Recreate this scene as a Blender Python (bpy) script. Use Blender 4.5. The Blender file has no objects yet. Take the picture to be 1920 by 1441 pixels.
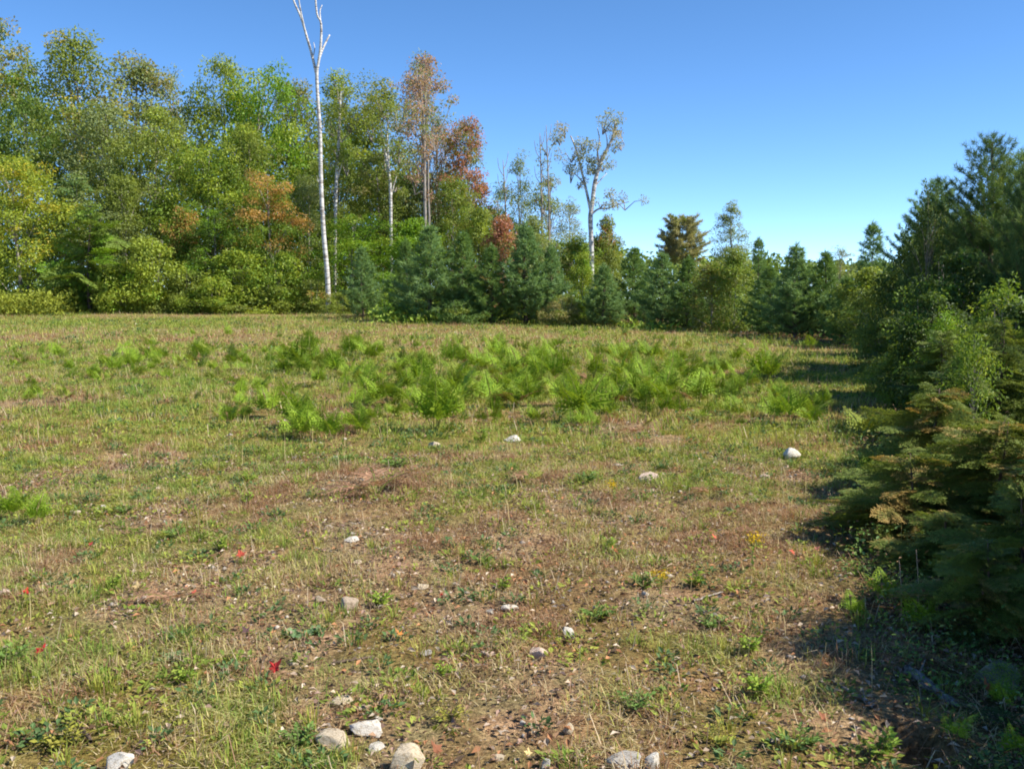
import bpy, bmesh, math, random
import numpy as np
from mathutils import Vector, Matrix

# ------------------------------------------------------------------ camera, sky, sun, exposure
S = bpy.context.scene
COL = S.collection
FPX, CXP, CYP, HORIZON, EYE = 1884.0, 960.0, 720.5, 560.0, 1.6
PITCH = math.atan((CYP - HORIZON) / FPX)
cam_d = bpy.data.cameras.new('camera')
cam_d.sensor_width = 36.0
cam_d.lens = 36.0 * FPX / 1920.0
cam_d.clip_start, cam_d.clip_end = 0.05, 2500.0
cam = bpy.data.objects.new('camera', cam_d)
cam.location = (0, 0, EYE)
cam.rotation_euler = (math.pi / 2 - PITCH, 0, 0)
COL.objects.link(cam)
S.camera = cam

SUN_AZ, SUN_EL = math.radians(103), math.radians(45)      # clockwise from the view direction
world = bpy.data.worlds.new('World')
S.world = world
world.use_nodes = True
wn = world.node_tree
bg = wn.nodes['Background']
sky = wn.nodes.new('ShaderNodeTexSky')
sky.sky_type = 'NISHITA'
sky.sun_disc = False
sky.sun_elevation, sky.sun_rotation = SUN_EL, SUN_AZ
sky.altitude = 7000
sky.air_density, sky.dust_density, sky.ozone_density = 1.0, 0.0, 0.8
hs = wn.nodes.new('ShaderNodeHueSaturation')
hs.inputs['Saturation'].default_value = 1.2
hs.inputs['Hue'].default_value = 0.498
wn.links.new(sky.outputs[0], hs.inputs['Color'])
wn.links.new(hs.outputs[0], bg.inputs[0])
bg.inputs[1].default_value = 0.15
sun_d = bpy.data.lights.new('sun', 'SUN')
sun_d.energy, sun_d.angle, sun_d.color = 4.6, math.radians(0.53), (1.0, 0.94, 0.84)
sun = bpy.data.objects.new('sun', sun_d)
tosun = Vector((math.sin(SUN_AZ) * math.cos(SUN_EL), math.cos(SUN_AZ) * math.cos(SUN_EL), math.sin(SUN_EL)))
sun.rotation_euler = tosun.to_track_quat('Z', 'Y').to_euler()
sun.location = (30, 0, 40)
COL.objects.link(sun)
S.view_settings.view_transform = 'Standard'
S.view_settings.look = 'None'
S.view_settings.exposure = 0.92
S.view_settings.gamma = 1.0
S.view_settings.use_curve_mapping = False
try:
    S.cycles.max_bounces, S.cycles.diffuse_bounces, S.cycles.glossy_bounces = 6, 4, 2
    S.cycles.transmission_bounces, S.cycles.transparent_max_bounces = 4, 4
    S.cycles.filter_width = 1.9
except Exception:
    pass

# ------------------------------------------------------------------ numbers
RNG = np.random.default_rng(7)


def _hash(i, j, s):
    v = np.sin(i * 127.1 + j * 311.7 + s * 74.7) * 43758.5453
    return v - np.floor(v)


def vnoise(x, y, s=0):
    x = np.asarray(x, float); y = np.asarray(y, float)
    i, j = np.floor(x), np.floor(y)
    u, v = x - i, y - j
    u, v = u * u * (3 - 2 * u), v * v * (3 - 2 * v)
    a, b = _hash(i, j, s), _hash(i + 1, j, s)
    c, d = _hash(i, j + 1, s), _hash(i + 1, j + 1, s)
    return (a * (1 - u) + b * u) * (1 - v) + (c * (1 - u) + d * u) * v


def fbm(x, y, s=0, o=4):
    t, amp, tot = 0.0, 1.0, 0.0
    for k in range(o):
        t = t + amp * vnoise(x * 2 ** k, y * 2 ** k, s + k * 13)
        tot += amp
        amp *= 0.5
    return t / tot


def sst(a, b, x):
    t = np.clip((np.asarray(x, float) - a) / (b - a), 0, 1)
    return t * t * (3 - 2 * t)


HOLE = (1.42, 3.42)


def terr(x, y):
    x = np.asarray(x, float); y = np.asarray(y, float)
    z = 0.013 * np.clip(y, -40, 75) + 0.05 * np.clip(y - 60, 0, 50) * sst(6, -10, x) * 0.6
    z = z + 0.13 * np.exp(-((y - 53.0) / 2.2) ** 2) * sst(2, -6, x)
    z = z + 0.16 * (fbm(x * 0.22, y * 0.22, 3, 3) - 0.5) * sst(2, 12, y)
    z = z + 0.075 * (fbm(x * 1.3, y * 1.3, 5, 4) - 0.5)
    z = z + 0.02 * (fbm(x * 6, y * 6, 9, 2) - 0.5)
    r = np.hypot((x - HOLE[0]) / 0.085, (y - HOLE[1]) / 0.13) + 0.35 * (fbm(x * 14, y * 14, 17, 2) - 0.5)
    z = z - 0.28 * np.exp(-r ** 4)
    return z


FW = np.array([0, math.cos(PITCH), -math.sin(PITCH)])
UP = np.array([0, math.sin(PITCH), math.cos(PITCH)])
RT = np.array([1.0, 0, 0])


def ray(px, py):
    return FW + RT * (px - CXP) / FPX + UP * (CYP - py) / FPX


def onplane(px, py, d):
    """World point seen at a photo position at depth d."""
    r = ray(px, py)
    p = r * (d / r[1])
    return np.array([p[0], p[1], p[2] + EYE])


def at(px, py):
    """Ground point seen at a photo position."""
    r = ray(px, py)
    if r[2] >= -0.008:
        r = r.copy(); r[2] = -0.008
    t0, t1 = 0.5, 120.0
    for _ in range(28):
        t = (t0 + t1) / 2
        p = r * t
        if p[2] + EYE > float(terr(p[0], p[1])):
            t0 = t
        else:
            t1 = t
    p = r * t1
    return Vector((p[0], p[1], float(terr(p[0], p[1]))))


def base_at(px, d):
    x = (px - CXP) / FPX * d / math.cos(PITCH) * 1.0
    x = onplane(px, 600, d)[0]
    return Vector((x, d, float(terr(x, d))))


# ------------------------------------------------------------------ mesh helpers
class Geo:
    """Collects numpy triangles/quads with a colour per vertex."""

    def __init__(self):
        self.v, self.f3, self.f4, self.c, self.n = [], [], [], [], 0

    def add(self, v, f3=None, f4=None, c=None):
        v = np.asarray(v, float).reshape(-1, 3)
        self.v.append(v)
        if f3 is not None and len(f3): self.f3.append(np.asarray(f3, np.int64).reshape(-1, 3) + self.n)
        if f4 is not None and len(f4): self.f4.append(np.asarray(f4, np.int64).reshape(-1, 4) + self.n)
        if c is None: c = np.full((len(v), 3), 0.5)
        self.c.append(np.asarray(c, float).reshape(-1, 3))
        self.n += len(v)

    def mesh(self, name, mat, smooth=False):
        me = bpy.data.meshes.new(name)
        v = np.concatenate(self.v)
        f3 = np.concatenate(self.f3) if self.f3 else np.zeros((0, 3), np.int64)
        f4 = np.concatenate(self.f4) if self.f4 else np.zeros((0, 4), np.int64)
        me.vertices.add(len(v))
        me.vertices.foreach_set('co', v.astype(np.float32).ravel())
        nl = f3.size + f4.size
        me.loops.add(nl)
        me.loops.foreach_set('vertex_index', np.concatenate([f3.ravel(), f4.ravel()]).astype(np.int32))
        me.polygons.add(len(f3) + len(f4))
        st = np.concatenate([np.arange(len(f3)) * 3, f3.size + np.arange(len(f4)) * 4]).astype(np.int32)
        me.polygons.foreach_set('loop_start', st)
        me.polygons.foreach_set('use_smooth', np.full(len(f3) + len(f4), smooth))
        a = me.attributes.new('col', 'FLOAT_COLOR', 'POINT')
        c = np.concatenate(self.c)
        a.data.foreach_set('color', np.concatenate([c, np.ones((len(c), 1))], 1).astype(np.float32).ravel())
        me.update(calc_edges=True)
        me.materials.append(mat)
        return me

    def tube(self, pts, rad, sides=6, c=None, cap=True):
        pts = np.asarray(pts, float)
        n = len(pts)
        rad = np.asarray(rad, float) * np.ones(n)
        tan = np.gradient(pts, axis=0)
        tan /= np.linalg.norm(tan, axis=1)[:, None] + 1e-9
        ref = np.array([0.31, 0.95, 0.05]) if abs(tan[0][2]) > 0.7 else np.array([0, 0, 1.0])
        a = np.cross(tan, ref); a /= np.linalg.norm(a, axis=1)[:, None] + 1e-9
        b = np.cross(tan, a)
        th = np.linspace(0, 2 * np.pi, sides, endpoint=False)
        V = pts[:, None] + rad[:, None, None] * (np.cos(th)[None, :, None] * a[:, None] + np.sin(th)[None, :, None] * b[:, None])
        i = np.arange(n - 1)[:, None] * sides
        k = np.arange(sides)[None]
        k2 = (k + 1) % sides
        f = np.stack([i + k, i + k2, i + sides + k2, i + sides + k], -1).reshape(-1, 4)
        f3 = None
        if cap:
            V = np.concatenate([V.reshape(-1, 3), pts[-1:] + tan[-1:] * rad[-1] * 0.6])
            l = (n - 1) * sides
            f3 = np.stack([l + k[0], l + k2[0], np.full(sides, n * sides)], -1)
        self.add(V.reshape(-1, 3), f3, f, None if c is None else np.tile(c, (n * sides + (1 if cap else 0), 1)))

    def leaves(self, P, D, N, size, aspect, c, fold=0.12):
        """Rhombic leaves: base P, long axis D, facing N; one folded quad each."""
        n = len(P)
        D = D / (np.linalg.norm(D, axis=1)[:, None] + 1e-9)
        W = np.cross(D, N); W /= np.linalg.norm(W, axis=1)[:, None] + 1e-9
        M = np.cross(W, D)
        s = (np.asarray(size) * np.ones(n))[:, None]
        w = s * aspect * 0.5
        V = np.stack([P, P + D * s * 0.45 + W * w + M * s * fold, P + D * s, P + D * s * 0.45 - W * w + M * s * fold], 1)
        f = np.arange(n * 4).reshape(n, 4)
        self.add(V.reshape(-1, 3), None, f, np.repeat(c, 4, 0))

    def needles(self, P, D, length, width, c, rng):
        """One thin triangle per needle."""
        n = len(P)
        D = D / (np.linalg.norm(D, axis=1)[:, None] + 1e-9)
        R = rng.normal(size=(n, 3))
        W = np.cross(D, R); W /= np.linalg.norm(W, axis=1)[:, None] + 1e-9
        L = (np.asarray(length) * np.ones(n))[:, None]
        w = (np.asarray(width) * np.ones(n))[:, None] * 0.5
        V = np.stack([P - W * w, P + W * w, P + D * L], 1)
        self.add(V.reshape(-1, 3), np.arange(n * 3).reshape(n, 3), None, np.repeat(c, 3, 0))

    def blades(self, P, ang, length, width, lean, c, segs=2):
        n = len(P)
        H = np.stack([np.cos(ang), np.sin(ang), np.zeros(n)], 1)
        W = np.stack([-np.sin(ang), np.cos(ang), np.zeros(n)], 1)
        Z = np.array([0, 0, 1.0])
        L = length[:, None]; w = width[:, None] * 0.5
        ln = lean[:, None]
        tip = P + H * L * ln + Z * L * np.sqrt(np.clip(1 - ln ** 2, 0.03, 1))
        if segs == 1:
            V = np.stack([P - W * w, P + W * w, tip], 1)
            f = np.arange(n * 3).reshape(n, 3)
            self.add(V.reshape(-1, 3), f, None, np.repeat(c, 3, 0))
        else:
            mid = P + H * L * ln * 0.32 + Z * L * 0.58 * np.sqrt(np.clip(1 - (ln * 0.6) ** 2, 0.05, 1))
            V = np.stack([P - W * w, P + W * w, mid - W * w * 0.85, mid + W * w * 0.85, tip], 1)
            k = np.arange(n)[:, None] * 5
            f3 = k + np.array([[2, 3, 4]])
            f4 = k + np.array([[0, 1, 3, 2]])
            cc = np.repeat(c, 5, 0)
            self.add(V.reshape(-1, 3), f3, f4, cc)


def obj(name, me, parent=None, label=None, cat=None, group=None, kind=None):
    o = bpy.data.objects.new(name, me)
    COL.objects.link(o)
    if parent: o.parent = parent
    if label: o['label'] = label
    if cat: o['category'] = cat
    if group: o['group'] = group
    if kind: o['kind'] = kind
    return o


def thing(name, loc, label, cat, group=None, rz=0.0, sc=(1, 1, 1), tilt=(0, 0)):
    o = obj(name, None, None, label, cat, group)
    o.empty_display_size = 0.2
    o.location = loc
    o.rotation_euler = (tilt[0], tilt[1], rz)
    o.scale = sc
    return o


# ------------------------------------------------------------------ materials
def new_mat(name):
    m = bpy.data.materials.new(name)
    m.use_nodes = True
    nt = m.node_tree
    nt.nodes.clear()
    return m, nt, nt.nodes.new('ShaderNodeOutputMaterial')


def N(nt, t, **kw):
    n = nt.nodes.new(t)
    for k, v in kw.items():
        if k.startswith('i_'):
            key = k[2:]
            key = int(key) if key.isdigit() else key.replace('_', ' ')
            n.inputs[key].default_value = v
        else:
            setattr(n, k, v)
    return n


def mixc(nt, fac, a, b, blend='MIX'):
    n = nt.nodes.new('ShaderNodeMix')
    n.data_type = 'RGBA'; n.blend_type = blend
    for sock, v in ((n.inputs[0], fac), (n.inputs[6], a), (n.inputs[7], b)):
        if isinstance(v, bpy.types.NodeSocket): nt.links.new(v, sock)
        else: sock.default_value = v if not isinstance(v, tuple) or len(v) == 4 else (*v, 1)
    return n.outputs[2]


def math_n(nt, op, a, b=None, clamp=False):
    n = nt.nodes.new('ShaderNodeMath'); n.operation = op; n.use_clamp = clamp
    for i, v in enumerate((a, b)):
        if v is None: continue
        if isinstance(v, bpy.types.NodeSocket): nt.links.new(v, n.inputs[i])
        else: n.inputs[i].default_value = v
    return n.outputs[0]


def leaf_shader(nt, out, colour, transl, rough=0.55, spec=0.25):
    p = N(nt, 'ShaderNodeBsdfPrincipled', i_Roughness=rough)
    p.inputs['Specular IOR Level'].default_value = spec
    nt.links.new(colour, p.inputs['Base Color'])
    t = N(nt, 'ShaderNodeBsdfTranslucent')
    warm = mixc(nt, 1.0, colour, (1.25, 1.12, 0.6, 1), 'MULTIPLY')
    nt.links.new(warm, t.inputs[0])
    m = N(nt, 'ShaderNodeMixShader', i_0=transl)
    nt.links.new(p.outputs[0], m.inputs[1]); nt.links.new(t.outputs[0], m.inputs[2])
    nt.links.new(m.outputs[0], out.inputs[0])


def tree_leaf_mat(name, transl=0.35, rough=0.5, spec=0.3):
    """Leaf colour from the object colour, with each leaf's own tone; some clumps turned to the object's autumn colour."""
    m, nt, out = new_mat(name)
    oi = N(nt, 'ShaderNodeObjectInfo')
    at_ = N(nt, 'ShaderNodeAttribute', attribute_name='col')
    sp = N(nt, 'ShaderNodeSeparateColor')
    nt.links.new(at_.outputs['Color'], sp.inputs[0])
    R, G, B = sp.outputs
    au = N(nt, 'ShaderNodeAttribute', attribute_name='autumn', attribute_type='OBJECT')
    am = N(nt, 'ShaderNodeAttribute', attribute_name='turned', attribute_type='OBJECT')
    tb = N(nt, 'ShaderNodeAttribute', attribute_name='top_turn', attribute_type='OBJECT')
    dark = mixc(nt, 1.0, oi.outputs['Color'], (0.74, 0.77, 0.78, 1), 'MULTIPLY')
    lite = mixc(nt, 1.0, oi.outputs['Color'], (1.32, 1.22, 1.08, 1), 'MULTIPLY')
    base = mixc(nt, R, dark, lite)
    sc = math_n(nt, 'ADD', math_n(nt, 'MULTIPLY', G, 0.7), math_n(nt, 'MULTIPLY', R, 0.3))
    bh = math_n(nt, 'MULTIPLY', math_n(nt, 'SUBTRACT', B, 0.5), tb.outputs['Fac'])
    sc = math_n(nt, 'ADD', sc, bh)
    thr = math_n(nt, 'SUBTRACT', 1.0, am.outputs['Fac'])
    f = math_n(nt, 'MULTIPLY', math_n(nt, 'SUBTRACT', sc, thr), 6.0, True)
    aut = mixc(nt, 1.0, au.outputs['Color'], mixc(nt, R, (0.7, 0.7, 0.7, 1), (1.35, 1.3, 1.2, 1)), 'MULTIPLY')
    leaf_shader(nt, out, mixc(nt, f, base, aut), transl, rough, spec)
    return m


def col_leaf_mat(name, transl=0.3, rough=0.6, spec=0.2):
    m, nt, out = new_mat(name)
    a = N(nt, 'ShaderNodeAttribute', attribute_name='col')
    leaf_shader(nt, out, a.outputs['Color'], transl, rough, spec)
    return m


def bark_mat(name, c1, c2, scale, stretch, bump=0.5, rough=0.85):
    m, nt, out = new_mat(name)
    tc = N(nt, 'ShaderNodeTexCoord')
    mp = N(nt, 'ShaderNodeMapping'); mp.inputs['Scale'].default_value = stretch
    nt.links.new(tc.outputs['Object'], mp.inputs[0])
    n1 = N(nt, 'ShaderNodeTexNoise', i_Scale=scale, i_Detail=6.0, i_Roughness=0.65)
    nt.links.new(mp.outputs[0], n1.inputs['Vector'])
    rp = N(nt, 'ShaderNodeValToRGB')
    rp.color_ramp.elements[0].position, rp.color_ramp.elements[1].position = 0.38, 0.56
    rp.color_ramp.elements[0].color, rp.color_ramp.elements[1].color = (*c2, 1), (*c1, 1)
    nt.links.new(n1.outputs[0], rp.inputs[0])
    p = N(nt, 'ShaderNodeBsdfPrincipled', i_Roughness=rough)
    p.inputs['Specular IOR Level'].default_value = 0.2
    bp = N(nt, 'ShaderNodeBump', i_Strength=bump, i_Distance=0.02)
    nt.links.new(n1.outputs[0], bp.inputs['Height'])
    nt.links.new(rp.outputs[0], p.inputs['Base Color']); nt.links.new(bp.outputs[0], p.inputs['Normal'])
    nt.links.new(p.outputs[0], out.inputs[0])
    return m


def rock_mat(name):
    m, nt, out = new_mat(name)
    oi = N(nt, 'ShaderNodeObjectInfo')
    tc = N(nt, 'ShaderNodeTexCoord')
    n1 = N(nt, 'ShaderNodeTexNoise', i_Scale=14.0, i_Detail=8.0, i_Roughness=0.7)
    n2 = N(nt, 'ShaderNodeTexNoise', i_Scale=5.0, i_Detail=5.0, i_Roughness=0.6)
    for n in (n1, n2): nt.links.new(tc.outputs['Object'], n.inputs['Vector'])
    nt.links.new(oi.outputs['Random'], n2.inputs['W']) if 'W' in n2.inputs and n2.noise_dimensions == '4D' else None
    r1 = N(nt, 'ShaderNodeValToRGB'); r1.color_ramp.elements[0].position, r1.color_ramp.elements[1].position = 0.3, 0.7
    r1.color_ramp.elements[0].color, r1.color_ramp.elements[1].color = (0.62, 0.57, 0.5, 1), (1.12, 1.1, 1.08, 1)
    nt.links.new(n1.outputs[0], r1.inputs[0])
    r2 = N(nt, 'ShaderNodeValToRGB'); r2.color_ramp.elements[0].position, r2.color_ramp.elements[1].position = 0.35, 0.5
    r2.color_ramp.elements[0].color, r2.color_ramp.elements[1].color = (0.55, 0.48, 0.38, 1), (1, 1, 1, 1)
    nt.links.new(n2.outputs[0], r2.inputs[0])
    c = mixc(nt, 1.0, oi.outputs['Color'], r1.outputs[0], 'MULTIPLY')
    c = mixc(nt, 0.85, c, r2.outputs[0], 'MULTIPLY')
    p = N(nt, 'ShaderNodeBsdfPrincipled', i_Roughness=0.8)
    p.inputs['Specular IOR Level'].default_value = 0.25
    bp = N(nt, 'ShaderNodeBump', i_Strength=0.7, i_Distance=0.01)
    nt.links.new(n1.outputs[0], bp.inputs['Height'])
    nt.links.new(c, p.inputs['Base Color']); nt.links.new(bp.outputs[0], p.inputs['Normal'])
    nt.links.new(p.outputs[0], out.inputs[0])
    return m


def ground_mat():
    m, nt, out = new_mat('field_soil')
    a = N(nt, 'ShaderNodeAttribute', attribute_name='col')
    tc = N(nt, 'ShaderNodeTexCoord')
    n1 = N(nt, 'ShaderNodeTexNoise', i_Scale=9.0, i_Detail=8.0, i_Roughness=0.75)
    n2 = N(nt, 'ShaderNodeTexNoise', i_Scale=45.0, i_Detail=5.0, i_Roughness=0.7)
    n3 = N(nt, 'ShaderNodeTexNoise', i_Scale=2.2, i_Detail=6.0, i_Roughness=0.7)
    for n in (n1, n2, n3): nt.links.new(tc.outputs['Object'], n.inputs['Vector'])
    r1 = N(nt, 'ShaderNodeValToRGB'); r1.color_ramp.elements[0].position, r1.color_ramp.elements[1].position = 0.32, 0.7
    r1.color_ramp.elements[0].color, r1.color_ramp.elements[1].color = (0.42, 0.38, 0.34, 1), (1.35, 1.28, 1.2, 1)
    nt.links.new(n1.outputs[0], r1.inputs[0])
    r2 = N(nt, 'ShaderNodeValToRGB'); r2.color_ramp.elements[0].position, r2.color_ramp.elements[1].position = 0.36, 0.62
    r2.color_ramp.elements[0].color, r2.color_ramp.elements[1].color = (0.45, 0.42, 0.38, 1), (1.25, 1.25, 1.2, 1)
    nt.links.new(n2.outputs[0], r2.inputs[0])
    r3 = N(nt, 'ShaderNodeValToRGB'); r3.color_ramp.elements[0].position, r3.color_ramp.elements[1].position = 0.4, 0.62
    r3.color_ramp.elements[0].color, r3.color_ramp.elements[1].color = (0.85, 0.95, 0.75, 1), (1.15, 1.0, 0.95, 1)
    nt.links.new(n3.outputs[0], r3.inputs[0])
    c = mixc(nt, 1.0, a.outputs['Color'], r1.outputs[0], 'MULTIPLY')
    c = mixc(nt, 1.0, c, r2.outputs[0], 'MULTIPLY')
    c = mixc(nt, 1.0, c, r3.outputs[0], 'MULTIPLY')
    p = N(nt, 'ShaderNodeBsdfPrincipled', i_Roughness=0.95)
    p.inputs['Specular IOR Level'].default_value = 0.1
    bp = N(nt, 'ShaderNodeBump', i_Strength=0.9, i_Distance=0.03)
    nt.links.new(n2.outputs[0], bp.inputs['Height'])
    nt.links.new(c, p.inputs['Base Color']); nt.links.new(bp.outputs[0], p.inputs['Normal'])
    nt.links.new(p.outputs[0], out.inputs[0])
    return m


M_LEAF = tree_leaf_mat('broadleaf_foliage', 0.42)
M_NEEDLE = tree_leaf_mat('needle_foliage', 0.32, 0.6, 0.25)
M_COL = col_leaf_mat('field_leaves', 0.28)
M_GRASS = col_leaf_mat('grass_blades', 0.3, 0.6, 0.2)
M_LITTER = col_leaf_mat('dead_leaves', 0.12, 0.8, 0.1)
M_STEM = col_leaf_mat('plant_stems', 0.0, 0.8, 0.1)
M_BIRCH = bark_mat('white_birch_bark', (0.62, 0.60, 0.56), (0.20, 0.17, 0.14), 1.0, (2.5, 2.5, 11.0), 0.3)
M_GREYBARK = bark_mat('grey_bark', (0.34, 0.30, 0.26), (0.13, 0.11, 0.09), 6.0, (4, 4, 0.7), 0.8)
M_BROWNBARK = bark_mat('brown_bark', (0.17, 0.12, 0.085), (0.06, 0.045, 0.035), 8.0, (3, 3, 0.6), 0.8)
M_OLDWOOD = bark_mat('weathered_wood', (0.24, 0.22, 0.20), (0.05, 0.045, 0.04), 7.0, (5, 5, 5), 1.0)
M_ROCK = rock_mat('weathered_stone')
M_GROUND = ground_mat()

# ------------------------------------------------------------------ how the field varies from place to place
TAN = np.array([0.56, 0.46, 0.24]); YG = np.array([0.39, 0.39, 0.095]); GRN = np.array([0.18, 0.31, 0.045])
BRN = np.array([0.32, 0.20, 0.12]); RUST = np.array([0.30, 0.13, 0.06]); PALE = np.array([0.48, 0.41, 0.28])


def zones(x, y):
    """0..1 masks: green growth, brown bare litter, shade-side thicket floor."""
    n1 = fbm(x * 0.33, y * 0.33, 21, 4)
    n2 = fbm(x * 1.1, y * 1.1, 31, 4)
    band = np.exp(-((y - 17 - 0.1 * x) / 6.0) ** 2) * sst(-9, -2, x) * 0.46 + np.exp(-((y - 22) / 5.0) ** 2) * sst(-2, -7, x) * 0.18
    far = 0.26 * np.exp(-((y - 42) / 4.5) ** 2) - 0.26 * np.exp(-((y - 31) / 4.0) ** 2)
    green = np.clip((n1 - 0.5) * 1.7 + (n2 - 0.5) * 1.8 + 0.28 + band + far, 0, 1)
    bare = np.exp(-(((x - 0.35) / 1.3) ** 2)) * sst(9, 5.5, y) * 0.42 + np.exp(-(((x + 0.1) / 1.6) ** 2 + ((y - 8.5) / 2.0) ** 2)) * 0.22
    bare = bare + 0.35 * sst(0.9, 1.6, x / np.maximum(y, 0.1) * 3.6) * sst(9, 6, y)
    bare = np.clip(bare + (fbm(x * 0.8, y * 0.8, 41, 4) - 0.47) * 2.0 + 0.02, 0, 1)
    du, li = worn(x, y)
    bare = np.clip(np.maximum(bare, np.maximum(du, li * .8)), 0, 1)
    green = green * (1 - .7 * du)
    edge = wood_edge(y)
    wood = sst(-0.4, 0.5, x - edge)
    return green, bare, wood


DUST_AT = [(640, 1130, .30), (320, 1112, .33), (1530, 1215, .42), (1600, 1320, .30), (690, 1010, .32), (760, 1060, .35), (1440, 890, .45), (560, 1225, .25), (880, 1140, .35),
           (700, 900, .55), (100, 905, .5), (640, 1000, .3), (450, 1060, .25), (660, 775, .5), (1180, 810, .6), (1100, 930, .6), (300, 960, .35), (40, 760, .8), (1000, 1290, .3), (1250, 1130, .25), (950, 1000, .4), (250, 870, .5), (560, 1245, .22), (490, 1185, .25), (400, 1145, .25), (630, 1300, .22), (690, 1335, .2), (740, 1400, .18)]
LITTER_AT = [(860, 1260, .3), (1000, 1340, .35), (1180, 1250, .35), (1300, 1330, .35), (1120, 1180, .3), (1450, 1390, .3), (940, 1400, .3), (1080, 980, .5), (560, 870, .5), (1350, 1010, .3)]
_W = []


def worn(x, y):
    """Dusty bare patches and heaps of dead leaves, each where the photograph shows one."""
    if not _W:
        for L in (DUST_AT, LITTER_AT): _W.append([(*at(a, b)[:2], r) for a, b, r in L])
    out = []
    wob = 0.9 * (fbm(x * 4, y * 4, 91, 3) - 0.5)
    for L in _W:
        m = np.zeros(np.shape(x))
        for cx, cy, r in L:
            m = np.maximum(m, sst(1.25, .45, np.hypot((x - cx) / r, (y - cy) / (r * 1.7)) + wob))
        out.append(m)
    return out


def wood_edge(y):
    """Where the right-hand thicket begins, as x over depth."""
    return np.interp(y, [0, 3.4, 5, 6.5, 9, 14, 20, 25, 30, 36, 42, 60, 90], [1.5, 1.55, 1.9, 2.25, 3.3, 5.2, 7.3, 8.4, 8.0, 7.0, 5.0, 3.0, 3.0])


# ------------------------------------------------------------------ ground
def graded(fine0, fine1, step, lo, hi, g=1.16):
    a = list(np.arange(fine0, fine1 + 1e-6, step))
    s = step
    while a[-1] < hi:
        s *= g; a.append(min(a[-1] + s, hi))
    s, b = step, [fine0]
    while b[-1] > lo:
        s *= g; b.append(max(b[-1] - s, lo))
    return np.array(b[:0:-1] + a)


def build_ground():
    xs = graded(-4.4, 4.4, 0.06, -900, 900, 1.1)
    ys = graded(2.6, 9, 0.06, -300, 1500, 1.06)
    X, Y = np.meshgrid(xs, ys)
    Z = terr(X, Y)
    V = np.stack([X, Y, Z], -1).reshape(-1, 3)
    nx, ny = len(xs), len(ys)
    i = np.arange(ny - 1)[:, None] * nx + np.arange(nx - 1)[None]
    F = np.stack([i, i + 1, i + nx + 1, i + nx], -1).reshape(-1, 4)
    x, y = V[:, 0], V[:, 1]
    g, b, w = zones(x, y)
    c = TAN * 0.55
    c = c[None] * np.ones((len(V), 1))
    c = c * (1 - g[:, None]) + (YG * 0.6)[None] * g[:, None]
    c = c * (1 - 0.65 * b[:, None]) + (BRN * 0.95)[None] * 0.65 * b[:, None]
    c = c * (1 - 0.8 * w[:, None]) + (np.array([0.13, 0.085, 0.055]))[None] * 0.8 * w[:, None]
    du, li = worn(x, y)
    c = c * (1 - .7 * du[:, None]) + np.array([.42, .33, .23])[None] * .7 * du[:, None]
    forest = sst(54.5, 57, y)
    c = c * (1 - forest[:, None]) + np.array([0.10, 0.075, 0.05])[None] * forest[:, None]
    berm = (np.exp(-((y - 52.6) / 1.3) ** 2) * sst(1, -5, x))[:, None] * 0.8
    c = c * (1 - berm) + np.array([0.33, 0.25, 0.165])[None] * berm
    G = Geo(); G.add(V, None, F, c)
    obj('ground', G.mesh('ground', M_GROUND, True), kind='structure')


build_ground()

# ------------------------------------------------------------------ tree makers (each returns trunk and crown meshes)


def jit(rng, n, s): return rng.normal(size=(n, 3)) * s


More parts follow.
